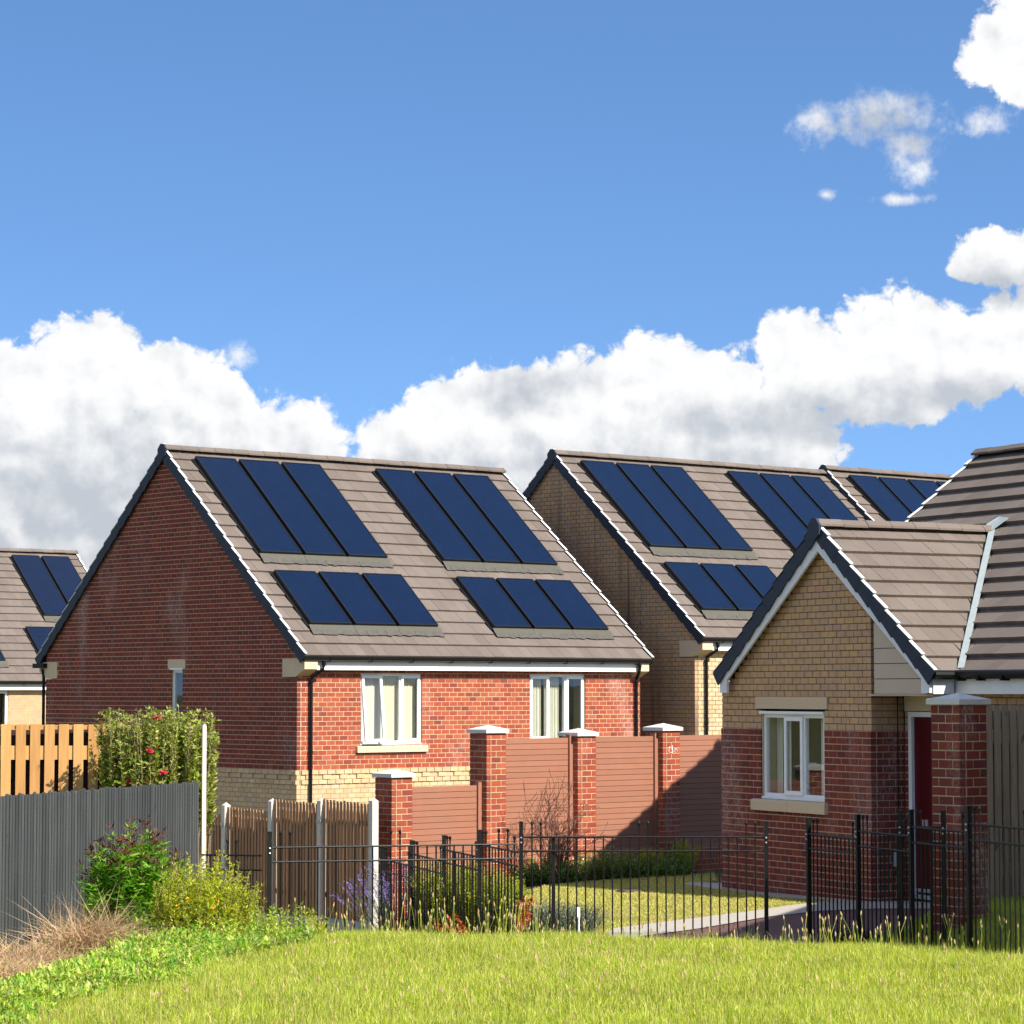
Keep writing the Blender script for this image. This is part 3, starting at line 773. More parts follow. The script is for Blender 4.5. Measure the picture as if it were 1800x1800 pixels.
# ------------------------------------------------------------------ two-storey houses of one design
W, HR = 7.465, 5.25                    # gable width, ridge height above the band
EV, EZ = -.27, 1.775                   # eave edge
PIT = math.atan2(HR-EZ, W/2-EV); SL = math.hypot(HR-EZ, W/2-EV); ROWS = 18; G_ = SL/ROWS; TW = .219
DN = np.array((0, -math.cos(PIT), -math.sin(PIT))); NZ = np.array((0, -math.sin(PIT), math.cos(PIT)))
def roof_half(z): return max(0.0, (HR - .13 - z)/math.tan(PIT))
def house(label, cat, x, y, z, deg, Lh, bricks, mortars, panels, wins=(), base=-2.2, gable=True, front_bricks=True, limit=300, gable_win=False, name='house', okb=None, band=None, right_verge=False, bot=-.9, pipes=True):
    fr = Fr(x, y, z, deg)
    t = thing(name, label, cat, (x, y, z), deg)
    # body
    core = MB()
    I = .10
    for (p, q) in ((I+.22, W-I),):
        pts = [(I, p, base), (I, q, base), (I, q, 1.5), (I, W/2, HR-.35), (I, p, 1.72)]
        core.prism(pts, (Lh-2*I, 0, 0))
    core.build('wall_core', 'dark', t)
    # front and gable brickwork
    opens = [(a, b_, c, d) for (a, b_, c, d, *_r) in wins]
    ztop = 1.66
    kn = [(-.30, .374, 1.436, 1.725), (W-.374, W+.3, 1.436, 1.725)]
    bmat, bmat2 = bricks
    host_m = MB(); band_m = MB(); lists = []
    def add(org, ax, nr, z0, z1, span, ops, mat, dep=.07, phase=0.0, special=None):
        bl_, mo = lay_bricks(org, ax, nr, z0, z1, span, ops, dep, phase=phase, special=special)
        mortar_rows(band_m if (band and z1 <= 0) else host_m, org, ax, nr, mo)
        lists.append((bl_, mat))
    gs = lambda zm: (max(0.0, W/2 - roof_half(zm)), min(W, W/2 + roof_half(zm)))
    gops = list(kn)
    if gable_win: gops += [(3.089, 3.611, 1.578, 1.742), (3.172, 3.499, .2, 1.568)]
    if front_bricks:
        if band is None:
            add((0, 0, 0), (1, 0, 0), (0, -1, 0), bot, ztop, lambda zm: (.080, Lh), opens, bmat)
        else:
            add((0, 0, 0), (1, 0, 0), (0, -1, 0), 0, ztop, lambda zm: (.080, Lh), opens, bmat)
            dent = lambda i, k: .0 if (i == 10 and k % 2) else (.020 if i >= 9 else 0.0)
            add((0, 0, 0), (1, 0, 0), (0, -1, 0), -.9, 0, lambda zm: (.080, Lh), (), bmat2, special=dent)
    if gable:
        gtop = HR - .15
        if band is None:
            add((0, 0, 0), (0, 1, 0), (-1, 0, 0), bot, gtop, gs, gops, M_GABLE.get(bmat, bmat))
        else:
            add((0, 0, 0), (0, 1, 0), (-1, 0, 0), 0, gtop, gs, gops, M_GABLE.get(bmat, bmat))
            dent = lambda i, k: .0 if (i == 10 and k % 2) else (.020 if i >= 9 else 0.0)
            add((0, 0, 0), (0, 1, 0), (-1, 0, 0), -.9, 0, lambda zm: (0, W), (), bmat2, special=dent)
    host = host_m.build('brick_wall', mortars, t)
    if band: band_m.build('brick_plinth', 'mortar_tan', t)
    place_bricks(fr, lists, host, t, limit, okb)
    # far gable and lower walls, plain
    wb = MB()
    pts = [(Lh-.09, .01, base), (Lh-.09, W-.01, base), (Lh-.09, W-.01, 1.5), (Lh-.09, W/2, HR-.2), (Lh-.09, .01, 1.5)]
    wb.prism(pts, (.088, 0, 0))
    wb.b(.02, Lh-.1, .02, .09, base, bot - .001); wb.b(.02, .09, .1, W-.1, base, bot - .001); wb.b(.10, Lh-.1, W-.09, W-.01, base, 1.5)
    wb.build('plain_wall', M_PLAIN[bmat], t)
    # roof slab
    rf = MB()
    for sg in (0, 1):
        yv = (lambda q: q) if sg == 0 else (lambda q: W - q)
        a, b_ = (HR-.045), (EZ-.045)
        rf.prism([(-.02, W/2, a), (-.02, yv(EV+.03), b_+.02), (-.02, yv(EV+.03), b_-.04), (-.02, W/2, a-.07)], (Lh+.04, 0, 0))
    roof = rf.build('roof', 'under', t)
    skip = []
    for (u0, n, s0, s1) in panels: skip.append((u0-.05, u0 + n*.88-.03, s0-.02, s1+.16))
    A0, A1 = -.055, Lh+.055
    lay_tiles(fr, roof, t, (0, W/2, HR), (1, 0, 0), DN, A0, A1, ROWS, G_, TW, limit, skip)
    # plain far slope
    bs = MB(); bs.prism([(A0, W/2, HR), (A0, W-EV, EZ), (A0, W-EV, EZ-.03), (A0, W/2, HR-.03)], (A1-A0, 0, 0)); bs.build('far_slope', 'tile', roof)
    ridge_tiles(roof, (A0-.02, W/2, HR+.05), (1, 0, 0), A1-A0+.04)
    DN2 = np.array((0, math.cos(PIT), -math.sin(PIT)))
    if gable:
        verge(roof, (A0+.012, W/2, HR), DN, (-1, 0, 0), ROWS, G_, None)
        verge(roof, (A0+.012, W/2, HR), DN2, (-1, 0, 0), ROWS, G_, None)
        cp = MB()
        c = np.array((A0-.025, W/2, HR+.055))
        cp.prism([c+np.array(q) for q in ((0, .045, 0), (0, -.045, 0), (0, -.125, -.085), (0, -.115, -.20), (0, 0, -.25), (0, .115, -.20), (0, .125, -.085))], (.03, 0, 0))
        cp.b(A0-.03, A0+.03, W/2-.05, W/2+.05, HR+.052, HR+.06, 1)
        cp.build('ridge_end_cap', ['slate_cap', 'white_cap'], roof)
    verge(roof, (A1-.012, W/2, HR), DN, (1, 0, 0), ROWS, G_, None)
    # solar
    for (u0, n, s0, s1) in panels:
        tray = MB(); q = np.array((u0-.045, W/2, HR)) + DN*(s0-.01) - NZ*.012
        tray.box(q, np.array((n*.88-.0, 0, 0)), DN*(s1-s0+.02), NZ*.014); tray.build('panel_tray', 'solar_frame', t)
        for i in range(n):
            solar_panel(t, np.array((u0 + i*.88, W/2, HR)) + DN*s0 + NZ*.038, (1, 0, 0), DN, NZ, .80, s1-s0)
            fl = MB(); q = np.array((u0 + i*.88-.03, W/2, HR)) + DN*(s1+.005) + NZ*.035
            fl.prism([q, q+DN*.10-NZ*.022, q+DN*.10-NZ*.03, q-NZ*.01], (.875, 0, 0)); fl.build('flashing', 'green_flash', t)
            le = MB(); q = np.array((u0 + i*.88-.03, W/2, HR)) + DN*(s1+.10) + NZ*.012
            n_ = 9
            for j in range(n_):
                w_ = .878/n_; e = random.uniform(.09, .115)
                z_ = random.uniform(-.003, .004)
                le.box(q + np.array((j*w_, 0, 0)) + NZ*z_, np.array((w_*.99, 0, 0)), DN*e - NZ*.012, NZ*.004)
            le.build('lead_apron', 'lead', t)
    # eaves
    e = MB(); e.b(.02, Lh-.02, -.148, -.128, 1.545, 1.68); e.build('fascia', 'white', t)
    e = MB(); e.b(.02, Lh-.02, -.126, -.003, 1.548, 1.56); e.build('soffit', 'white', t)
    g = MB(); sec = [(-.155, .0), (-.158, -.04), (-.175, -.065), (-.205, -.075), (-.235, -.065), (-.252, -.04), (-.255, 0), (-.243, 0), (-.24, -.035), (-.205, -.06), (-.17, -.035), (-.167, 0)]
    g.prism([(-.05, a, 1.755 + b_) for a, b_ in sec], (Lh+.12, 0, 0))
    gut = g.build('gutter', 'black', t)
    u = .45
    while u < Lh:
        k = MB(); k.prism([(u, -.150, 1.67), (u, -.150, 1.71), (u, -.262, 1.75), (u, -.262, 1.715), (u, -.22, 1.67)], (.03, 0, 0)); k.build('bracket', 'black', gut)
        u += .82
    if pipes:
        for (ut, ub) in ((.36, .235), (Lh-.20, Lh-.13)):
            k = MB(); k.tube([(ut, -.205, 1.72), (ut, -.205, 1.60), (ut, -.20, 1.56), (ub, -.055, 1.43), (ub, -.05, 1.38), (ub, -.05, base+.1)], .026, 10)
            for zz in (1.36, .28, -.55): k.tube([(ub, -.05, zz-.02), (ub, -.05, zz+.02)], .033, 10)
            k.tube([(ut, -.205, 1.70), (ut, -.205, 1.62)], .034, 10)
            k.build('downpipe', 'black', t)
    if gable:
        for sg in (0, 1):
            yv = (lambda q: q) if sg == 0 else (lambda q: W-q)
            k = MB()
            pts = [(.374, 1.436), (.03, 1.436), (-.21, 1.555), (-.21, 1.70), (-.16, 1.722), (.374, 1.722)]
            k.prism([(-.012, yv(a), c) for a, c in pts], (.25, 0, 0)); k.build('kneeler', 'stone', t)
        pts = [(.374, 1.436), (.03, 1.436), (-.21, 1.555), (-.21, 1.70), (.374, 1.722)]
        k = MB(); k.prism([(Lh-.2, a, c) for a, c in pts], (.215, 0, 0)); k.build('kneeler', 'stone', t)
        k = MB(); k.tube([(-.02, W+.09, 1.60), (-.02, W+.05, 1.45), (-.02, W+.03, base+.1)], .028, 8); k.build('downpipe', 'black', t)
        k = MB(); k.b(-.09, .06, W-.05, W+.32, 1.62, 1.70); k.build('gutter', 'black', t)
    for (a, b_, c, d, lights, blind, sill) in wins:
        window(t, (a, 0, c), (1, 0, 0), (0, -1, 0), b_-a, d-c, lights, sill, blind=blind)
    if gable_win:
        k = MB(); k.b(-.004, .06, 3.093, 3.607, 1.582, 1.738); k.build('lintel', 'stone', t)
        window(t, (0, 3.499, .2), (0, -1, 0), (-1, 0, 0), .327, 1.365, [(0, 1, 'fixed')], None, blind=None, head=True)
    return t, fr
M_GABLE = {'red': 'red_shade', 'yellow': 'stained', 'buff': 'buff'}  # the red gable on the shaded side takes the darker copy
M_PLAIN = {'red': 'red_shade', 'yellow': 'stained', 'buff': 'buff'}
THIRDS = [(0, .36, 'tilt'), (.36, .66, 'fixed'), (.66, 1, 'sash')]
W1 = (1.232, 2.47, .375, 1.50, THIRDS, 'blind', True)
W2_ = (4.754, 6.0, .375, 1.50, [(0, .36, 'sash'), (.36, .66, 'fixed'), (.66, 1, 'sash')], 'curtain', True)
PAN = [(.42, 3, .285, 2.82), (4.20, 3, .285, 2.83), (.42, 3, 3.29, 4.60), (4.18, 3, 3.29, 4.60)]
house('red brick house with yellow brick base and twelve solar panels in four blocks', 'house', -3.317, 41.351, 1.066, 40.61, 7.27, ('red', 'yellow'), 'mortar', PAN,
      (W1, W2_), gable=True, gable_win=True, band=True, okb=lambda t: t[0][2] > .02 and abs(t[1][0]) > .5, name='red_brick_house')
house('yellow brick house with water-stained gable and solar panels, right behind the red brick house', 'house', 3.17, 46.45, 1.443, 39.6, 7.25, ('yellow', 'yellow'), 'mortar_dark', PAN,
      (), bot=-1.2, name='yellow_brick_house', pipes=True)
house('farthest house on the right, only its ridge, verge and four solar panels showing', 'house', 8.718, 51.039, 1.54, 39.6, 3.97, ('yellow', 'yellow'), 'mortar_pale', [(.42, 4, .285, 2.82), (.42, 4, 3.29, 4.60)],
      (), bot=.9, name='yellow_brick_house', pipes=False, limit=150)
W0 = (2.1, 3.43, .375, 1.54, THIRDS, 'curtain', True)
house('distant pale brick house with solar panels at far left behind the orange fence', 'house', -15.228, 64.546, .762, 38, 7.27, ('buff', 'buff'), 'mortar_pale', [(5.27, 2, .29, 2.77), (.9, 3, .29, 2.77), (4.53, 3, 3.26, 4.58), (.9, 3, 3.26, 4.58)],
      (W0,), bot=-.6, gable=True, name='pale_brick_house', limit=120, pipes=False)

# ------------------------------------------------------------------ bungalow
def bungalow():
    fr = Fr(3.975, 29.721, 0, 27.9)
    t = thing('bungalow', 'bungalow with buff brick gable over dark red brick and a red front door', 'bungalow', (3.975, 29.721, 0), 27.9)
    UM, VE, W2 = .455, -2.8, 3.077
    AV, AZ_, HW = .867, 4.20, 2.185            # wing ridge
    EZ2 = 2.49; p = math.atan2(AZ_-EZ2, HW); tp = math.tan(p)
    UE, UR, RZ = .235, 3.85, 5.33; pm = math.atan2(RZ-EZ2, UR-UE); tm = math.tan(pm)
    core = MB(); core.prism([(.40, .10, -.3), (.40, W2-.1, -.3), (.40, W2-.1, 2.4), (.40, AV, 3.7), (.40, .10, 3.3)], (3.0, 0, 0))
    core.prism([(UM+.3, VE+.1, -.3), (UM+.3, VE+.1, 2.3), (UR, VE+.1, RZ-.35), (7.2, VE+.1, 2.3), (7.2, VE+.1, -.3)], (0, 2.85-VE, 0))
    core.build('wall_core', 'dark', t)
    host_m = MB(); dark_m = MB(); lists = []
    WO = (.924, 2.199, 1.039, 2.02)             # window opening in v
    gs = lambda zm: (max(.0, AV - (AZ_-.20-zm)/tp), min(W2, AV + (AZ_-.20-zm)/tp))
    ops_r = [(WO[0]-.02, WO[1]+.02, .90, 2.02)]
    ops_y = [(WO[0]-.02, WO[1]+.02, 1.8, 2.02), (.841, 2.326, 2.075, 2.22)]
    def add(mm, org, ax, nr, z0, z1, span, ops, mat, back=.004, special=None, bh=BH):
        bl_, mo = lay_bricks(org, ax, nr, z0, z1, span, ops, .07, special=special, bh=bh)
        mortar_rows(mm, org, ax, nr, mo, .018 if mm is dark_m else back)
        lists.append((bl_, mat))
    rb = 1.84/24.5
    add(host_m, (0, 0, 0), (0, 1, 0), (-1, 0, 0), -4*.0767, 24*.0767, lambda z: (0, W2+.012), ops_r, 'red_shade', bh=.0767)
    add(dark_m, (0, 0, 24*.0767), (0, 1, 0), (-1, 0, 0), 0, AZ_-.22-24*.0767, lambda z: gs(z+24*.0767), [(a, b_, c-24*.0767, d-24*.0767) for a, b_, c, d in ops_y], 'buff', special=lambda i, k: -.010)
    add(host_m, (0, 0, 0), (1, 0, 0), (0, -1, 0), -4*.0767, 24*.0767, lambda z: (.080, UM), (), 'red_shade', bh=.0767)
    add(dark_m, (0, 0, 24*.0767), (1, 0, 0), (0, -1, 0), 0, 3.15-24*.0767, lambda z: (.080, UM), (), 'buff', special=lambda i, k: -.010)
    DO = (-.99, -.085, 0.02, 2.055)
    add(host_m, (UM, 0, 0), (0, -1, 0), (-1, 0, 0), -4*.0767, 24*.0767, lambda z: (0, -VE), [(-DO[1], -DO[0], -.1, 2.06)], 'red_shade', bh=.0767)
    add(dark_m, (UM, 0, 24*.0767), (0, -1, 0), (-1, 0, 0), 0, 2.33-24*.0767, lambda z: (0, -VE), [(-DO[1], -DO[0], -.1, 2.06-24*.0767), (.02, 1.12, 2.06-24*.0767, 2.24-24*.0767)], 'buff', special=lambda i, k: -.010)
    host = host_m.build('brick_wall', 'mortar', t); host2 = dark_m.build('brick_wall', 'mortar_dark', t)
    place_bricks(fr, lists, host, t, 300)
    wb = MB(); wb.b(.09, 3.4, W2-.08, W2-.002, -.3, 2.4); wb.b(UM+.1, 7.3, VE+.002, VE+.09, -.3, 2.3); wb.b(UM, 7.2, 2.86, 2.945, -.3, 2.35)
    wb.prism([(UM, 2.86, 2.351), (UR, 2.86, RZ-.2), (7.2, 2.86, 2.351)], (0, .085, 0))
    wb.build('plain_wall', 'buff', t)
    # window
    lights = [(0, .345, 'fixed'), (.345, .66, 'sash'), (.66, 1, 'fixed')]
    w = window(t, (0, WO[1], WO[2]), (0, -1, 0), (-1, 0, 0), WO[1]-WO[0], WO[3]-WO[2], lights, None, blind=None, head=True)
    cu = MB()
    for q in (.06, .20, .78, .93):
        cu.b(.20, .204, WO[1]-1.275*q-.07, WO[1]-1.275*q+.05, WO[2]+.03, WO[3]-.03)
    cu.build('curtain', 'curtain', w)
    for i in range(2):
        mb = MB(); a0 = .835 + i*.766
        mb.prism([(.05, a0, 1.03), (-.05, a0, 1.012), (-.055, a0, 1.0), (-.055, a0, .888), (.05, a0, .888)], (0, .762, 0)); mb.build('sill', 'stone', t)
        mb = MB(); a0 = .845 + i*.74
        mb.b(-.004, .06, a0, a0+.737, 2.078, 2.218); mb.build('lintel', 'stone', t)
    # door
    d = MB(); d.b(UM+.03, UM+.075, DO[0]+.06, DO[1]-.06, .06, 2.0); door = d.build('door', 'door', t)
    f = MB(); f.b(UM-.01, UM+.08, DO[1]-.06, DO[1], .02, 2.055); f.b(UM-.01, UM+.08, DO[0], DO[0]+.06, .02, 2.055); f.b(UM-.01, UM+.08, DO[0]+.06, DO[1]-.06, 2.0, 2.055); f.build('door_frame', 'white', door)
    f = MB(); f.b(UM-.02, UM+.09, DO[0]+.06, DO[1]-.06, .0, .045); f.b(UM+.022, UM+.03, DO[0]+.06, DO[1]-.06, .07, .11); f.build('threshold', 'steel', door)
    f = MB(); f.b(UM+.015, UM+.03, -.70, -.46, .86, 1.60); f.build('glazing_surround', 'door', door)
    f = MB(); f.b(UM+.010, UM+.02, -.66, -.49, .90, 1.56); f.build('door_glass', 'black', door)
    for q in (-.36, -.28):
        f = MB(); f.b(UM+.022, UM+.03, q-.026, q+.026, .80, .87); f.build('door_plate', 'steel', door)
    f = MB(); f.b(UM-.012, UM+.05, -1.12, -.02, 2.065, 2.235); f.build('lintel', 'stone', t)
    f = MB(); f.b(.29, .36, -.07, -.003, .34, .50); f.build('meter_box', 'meter', t)
    f = MB(); f.tube([(.335, -.03, .34), (.34, -.03, .2), (.37, -.03, .1), (.38, -.03, -.05)], .022, 8); f.build('service_duct', 'meter', t)
    f = MB(); f.tube([(UM-.02, -1.0, 2.262), (.38, -.02, 2.262), (.362, -.014, 2.25), (.357, -.012, 2.20), (.357, -.012, .25)], .0065, 5); f.build('cable', 'black', t)
    # wing roof
    DNR = np.array((0, -math.cos(p), -math.sin(p))); DNL = np.array((0, math.cos(p), -math.sin(p)))
    slen = math.hypot(HW, AZ_-EZ2); rows = 10; g = slen/rows
    rf = MB()
    U0 = -.135
    for sg in (-1, 1):
        rf.prism([(U0+.02, AV, AZ_-.05), (U0+.02, AV+sg*(HW-.03), EZ2-.03), (U0+.02, AV+sg*(HW-.03), EZ2-.08), (U0+.02, AV, AZ_-.12)], (2.6 if sg < 0 else 2.2, 0, 0))
    TMs = -.05
    rf.prism([(UE+.03, VE, EZ2-.03), (UR, VE, RZ-.05), (UR, VE, RZ-.12), (UE+.03, VE, EZ2-.08)], (0, 2.94-VE, 0))
    rf.prism([(2*UR-UE-.03, VE, EZ2-.03), (UR, VE, RZ-.05), (UR, VE, RZ-.12), (2*UR-UE-.03, VE, EZ2-.08)], (0, 2.94-VE, 0))
    roof = rf.build('roof', 'under', t)
    z_at = lambda s_: AZ_ - s_*math.sin(p)
    u_val = lambda s_: UE + (z_at(s_) - EZ2)/tm - .005
    lay_tiles(fr, roof, t, (0, AV, AZ_), (1, 0, 0), DNR, U0+.02, 2.5, rows, g, .205, 170, hi=u_val, tail=.006)
    lay_tiles(fr, roof, t, (0, AV, AZ_), (1, 0, 0), DNL, U0+.02, 2.5, rows, g, .205, 0, hi=u_val)
    ridge_tiles(roof, (U0, AV, AZ_+.045), (1, 0, 0), u_val(0)-U0-.05)
    verge(roof, (U0+.03, AV, AZ_), DNR, (-1, 0, 0), rows, g, None)
    verge(roof, (U0+.03, AV, AZ_), DNL, (-1, 0, 0), rows, g, None, strip=False)
    cp = MB(); c = np.array((U0-.02, AV, AZ_+.05))
    cp.prism([c+np.array(q) for q in ((0, .045, 0), (0, -.045, 0), (0, -.115, -.08), (0, -.11, -.19), (0, 0, -.25), (0, .11, -.19), (0, .115, -.08))], (.035, 0, 0)); cp.build('ridge_end_cap', 'slate_cap', roof)
    # barge boards
    for sg in (-1, 1):
        mb = MB(); top = AZ_-.16
        e = HW-.10
        P = [(U0+.035, AV, top), (U0+.035, AV+sg*e, top-e*tp), (U0+.035, AV+sg*e, 2.265), (U0+.035, AV+sg*(e-.15), 2.265), (U0+.035, AV+sg*(e-.15), top-.13-(e-.15)*tp+.02), (U0+.035, AV, top-.165)]
        mb.prism(P, (.03, 0, 0)); mb.build('barge_board', 'white_paint', t)
    # cladding over the porch, four boards
    zb = 2.255
    for i in range(4):
        z0, z1 = zb + i*.168, zb + (i+1)*.168 - .008
        vl = lambda z: max(AV - (AZ_-.22-z)/tp, -1.10)
        if i == 3: z1 += .12
        mb = MB(); mb.prism([(-.045, -.135, z0), (-.045, vl(z0), z0), (-.045, min(-.14, vl(z1)), z1), (-.045, -.135, z1)], (.03, 0, 0)); mb.build('cladding_board', 'cladding', t)
    mb = MB(); mb.prism([(-.012, -.14, zb), (-.012, -1.10, zb), (-.012, -.14, zb+.75)], (.02, 0, 0)); mb.build('cladding_back', 'dark', t)
    mb = MB(); mb.b(-.04, UM+.02, -1.2, -.012, zb-.022, zb-.004); mb.build('porch_soffit', 'cladding', t)
    # fascias, gutters
    mb = MB(); mb.b(U0+.07, UE-.03, AV-HW+.075, AV-HW+.10, 2.255, 2.42); mb.build('fascia', 'white', t)
    mb = MB(); mb.b(UE+.0, UE+.025, VE, AV-HW+.11, 2.255, 2.42); mb.build('fascia', 'white', t)
    mb = MB(); mb.b(UE+.03, UM-.003, VE, -1.2, 2.26, 2.275); mb.build('soffit', 'white', t)
    mb = MB(); mb.tube([(U0+.03, AV-HW+.02, 2.46), (UE-.05, AV-HW+.02, 2.46)], .05, 10); mb.build('gutter', 'black', t)
    mb = MB(); mb.tube([(UE-.05, AV-HW+.03, 2.462), (UE-.05, VE, 2.462)], .05, 10); gut = mb.build('gutter', 'black', t)
    for q in (-1.42, -1.75, -2.15, -2.55):
        mb = MB(); mb.b(UE-.105, UE+.0, q, q+.035, 2.395, 2.45); mb.build('bracket', 'black', gut)
    # main roof, slope facing the garden
    DM = np.array((-math.cos(pm), 0, -math.sin(pm))); sm = math.hypot(UR-UE, RZ-EZ2); rm = 16; gm = sm/rm
    VL = 2.97
    # visible only outside the wing roof: stop at the valley
    def v_val(s_):
        z = RZ - s_*math.sin(pm)
        return VL if z > AZ_ + .0 else max(VE+.2, AV - (AZ_-z)/tp - .03)
    lay_tiles(fr, roof, t, (UR, 0, RZ), (0, 1, 0), DM, VE-.05, VL, rm, gm, .205, 130, hi=v_val, tail=.022)
    def v_val2(s_):
        z = RZ - s_*math.sin(pm); return min(VL, AV + (AZ_-z)/tp + .03)
    ridge_tiles(roof, (UR, VL+.02, RZ+.05), (0, -1, 0), VL-VE+.05, half=.12)
    verge(roof, (UR, VL-.02, RZ), DM, (0, 1, 0), 11, gm, None)
    bs = MB(); bs.prism([(UR, VE, RZ), (2*UR-UE, VE, EZ2), (2*UR-UE, VE, EZ2-.03), (UR, VE, RZ-.03)], (0, VL-VE, 0)); bs.build('far_slope', 'tile', roof)
    vb = MB()
    a = np.array((UE+.02, AV-HW+.02, EZ2+.02)); b_ = np.array((UE+(AZ_-EZ2)/tm, AV, AZ_+.03))
    d_ = (b_-a); s_ = np.array((0.055, -.045, 0.0))
    vb.box(a-s_*.5 + np.array((0, 0, .020)), d_, s_, np.array((0, 0, .010))); vb.build('valley_lead', 'valley', roof)
    vb = MB(); vb.prism([b_+np.array((-.12, -.12, -.06)), b_+np.array((.10, -.16, .09)), b_+np.array((.14, .06, .12)), b_+np.array((-.06, .06, .02))], (0, 0, .01)); vb.build('saddle_lead', 'valley', roof)
bungalow()

# ------------------------------------------------------------------ neighbouring house to the right of the view (throws the shade on the porch)
def neighbour():
    a, b_ = np.array((5.75, 19.55)), np.array((8.05, 25.9))
    d = (b_-a)/np.linalg.norm(b_-a); n = np.array((d[1], -d[0])); L = np.linalg.norm(b_-a)
    t = thing('neighbour_house', 'red brick neighbouring house standing just outside the view on the right', 'house', (a[0], a[1], 0), math.degrees(math.atan2(d[1], d[0])))
    m = MB(); m.prism([(0, 0, -.3), (L, 0, -.3), (L, 0, 5.3), (0, 0, 5.3)], (0, -5.5, 0)); m.build('wall', 'red_shade', t)
    m = MB(); m.prism([(-.2, .12, 5.25), (-.2, -2.75, 7.4), (-.2, -5.7, 5.25)], (L+.4, 0, 0)); m.build('roof', 'tile', t)
    m = MB(); m.b(2.2, 3.4, .0, .03, 2.9, 4.1); m.build('window', 'white', t)
neighbour()

# ------------------------------------------------------------------ brick pillars and terracotta panels
PF = Fr(-.3225, 34.2, 0, 41.5)
def pillar(x, y, deg, base, top, label, group, size=.328, bh=BH, cap_mat='coping', mat='red', limit=300):
    fr = Fr(x, y, base, deg)
    t = thing('brick_pillar', label, 'pillar', (x, y, base), deg, group)
    H_ = top-base; n = int(H_/bh); mm = MB(); lists = []
    for org, ax, nr, span, ph in (((0, 0, 0), (1, 0, 0), (0, -1, 0), (0, size), 0), ((0, 0, 0), (0, 1, 0), (-1, 0, 0), (.0, size), size/4)):
        bl_, mo = lay_bricks(org, ax, nr, 0, n*bh, lambda z: (0, size) if nr[0] else (.080, size), (), .07, bl=size/2, bh=bh, phase=ph)
        mortar_rows(mm, org, ax, nr, mo, .004, .05); lists.append((bl_, mat))
    mm.b(.05, size-.004, .05, size-.004, -.2, n*bh)
    host = mm.build('mortar', 'mortar', t)
    place_bricks(fr, lists, host, t, limit)
    c = MB(); e = .03; z0 = n*bh
    c.b(-e, size+e, -e, size+e, z0+.004, z0+.05)
    q = [(-e, -e), (size+e, -e), (size+e, size+e), (-e, size+e)]
    for i in range(4):
        a, b_ = q[i], q[(i+1) % 4]
        k = len(c.v); c.v += [(a[0], a[1], z0+.05), (b_[0], b_[1], z0+.05), (size/2, size/2, z0+.105)]; c.f.append((k, k+1, k+2)); c.k.append(0)
    c.build('coping', cap_mat, t)
    return t
ts = [-1.552, 0, 1.585, 3.155]
tops = [1.226, 1.75, 1.752, 1.745]
labs = ['lowest brick pillar, beside the end post of the brown fence', 'brick pillar with white salt bloom between the low and the first tall terracotta panel',
        'middle tall brick pillar, in front of the right window of the red house', 'brick pillar with chalk-white letters, half in shadow nearest the bungalow']
for tt, tp_, lb in zip(ts, tops, labs):
    p = PF.w(tt, 0); gz = float(hz(p[0], p[1])) - .25
    pillar(p[0], p[1], 41.5, gz, tp_, lb, 'brick pillars of the terracotta garden wall', limit=120)
def panel(u0, u1, zt, zb, label, with_post=True):
    p = PF.w(u0, .12); t = thing('fence_panel', label, 'fence panel', tuple(p), 41.5, 'terracotta slatted fence panels between brick pillars')
    Lp = u1-u0; pw = .062 if with_post else 0
    n = int(round((zt-zb)/.0745)); h = (zt-zb)/n
    sh = MB(); sh.prism([(0, .008, 0), (0, .03, 0), (0, .03, h), (0, 0, h), (0, 0, .0065)], (Lp-pw-.004, 0, 0)); me = sh.mesh('slat', 'rust')
    for i in range(n):
        o = link('slat', me, t); o.location = (0, random.uniform(-.001, .001), zb + i*h - 0)
    if with_post:
        m = MB(); m.b(Lp-pw, Lp, -.03, .045, zb-.05, zt+.035); m.b(Lp-pw-.004, Lp+.004, -.034, .049, zt+.035, zt+.043); m.build('post', 'rust', t)
S_ = .328
panel(ts[0]+S_, ts[1], 1.087, .10, 'lowest terracotta slatted panel between the first two brick pillars')
panel(ts[1]+S_, ts[2], 1.672, .13, 'tall terracotta slatted panel behind the bare twiggy shrub')
panel(ts[2]+S_, ts[3], 1.676, .14, 'tall sunlit terracotta slatted panel in the middle, left of the chalk-marked pillar')
panel(ts[3]+S_, ts[3]+1.75, 1.68, .14, 'terracotta slatted panel with the bungalow shadow across it', False)
def plinth(u0, u1, top, label):
    p = PF.w(u0, .07); gz = -.95
    t = thing('low_brick_wall', label, 'brick wall', (p[0], p[1], 0), 41.5, 'low brick walls under the terracotta panels')
    fr = Fr(p[0], p[1], 0, 41.5); Lp = u1-u0; mm = MB(); lists = []
    bl_, mo = lay_bricks((0, 0, 0), (1, 0, 0), (0, -1, 0), top-.150-10*BH, top-.150, lambda z: (0, Lp)); mortar_rows(mm, (0, 0, 0), (1, 0, 0), (0, -1, 0), mo, .004); lists.append((bl_, 'red'))
    bl_, mo = lay_bricks((0, 0, 0), (1, 0, 0), (0, -1, 0), top-.150, top, lambda z: (0, Lp), bl=.0535, bh=.150); mortar_rows(mm, (0, 0, 0), (1, 0, 0), (0, -1, 0), mo, .004); lists.append((bl_, 'red'))
    host = mm.build('mortar', 'mortar', t)
    place_bricks(fr, lists, host, t, 60)
plinth(ts[0]+S_, ts[1], .10, 'low brick wall under the lowest terracotta panel, behind the lavender')
plinth(ts[1]+S_, ts[2], .13, 'low brick wall under the panel behind the twiggy shrub')
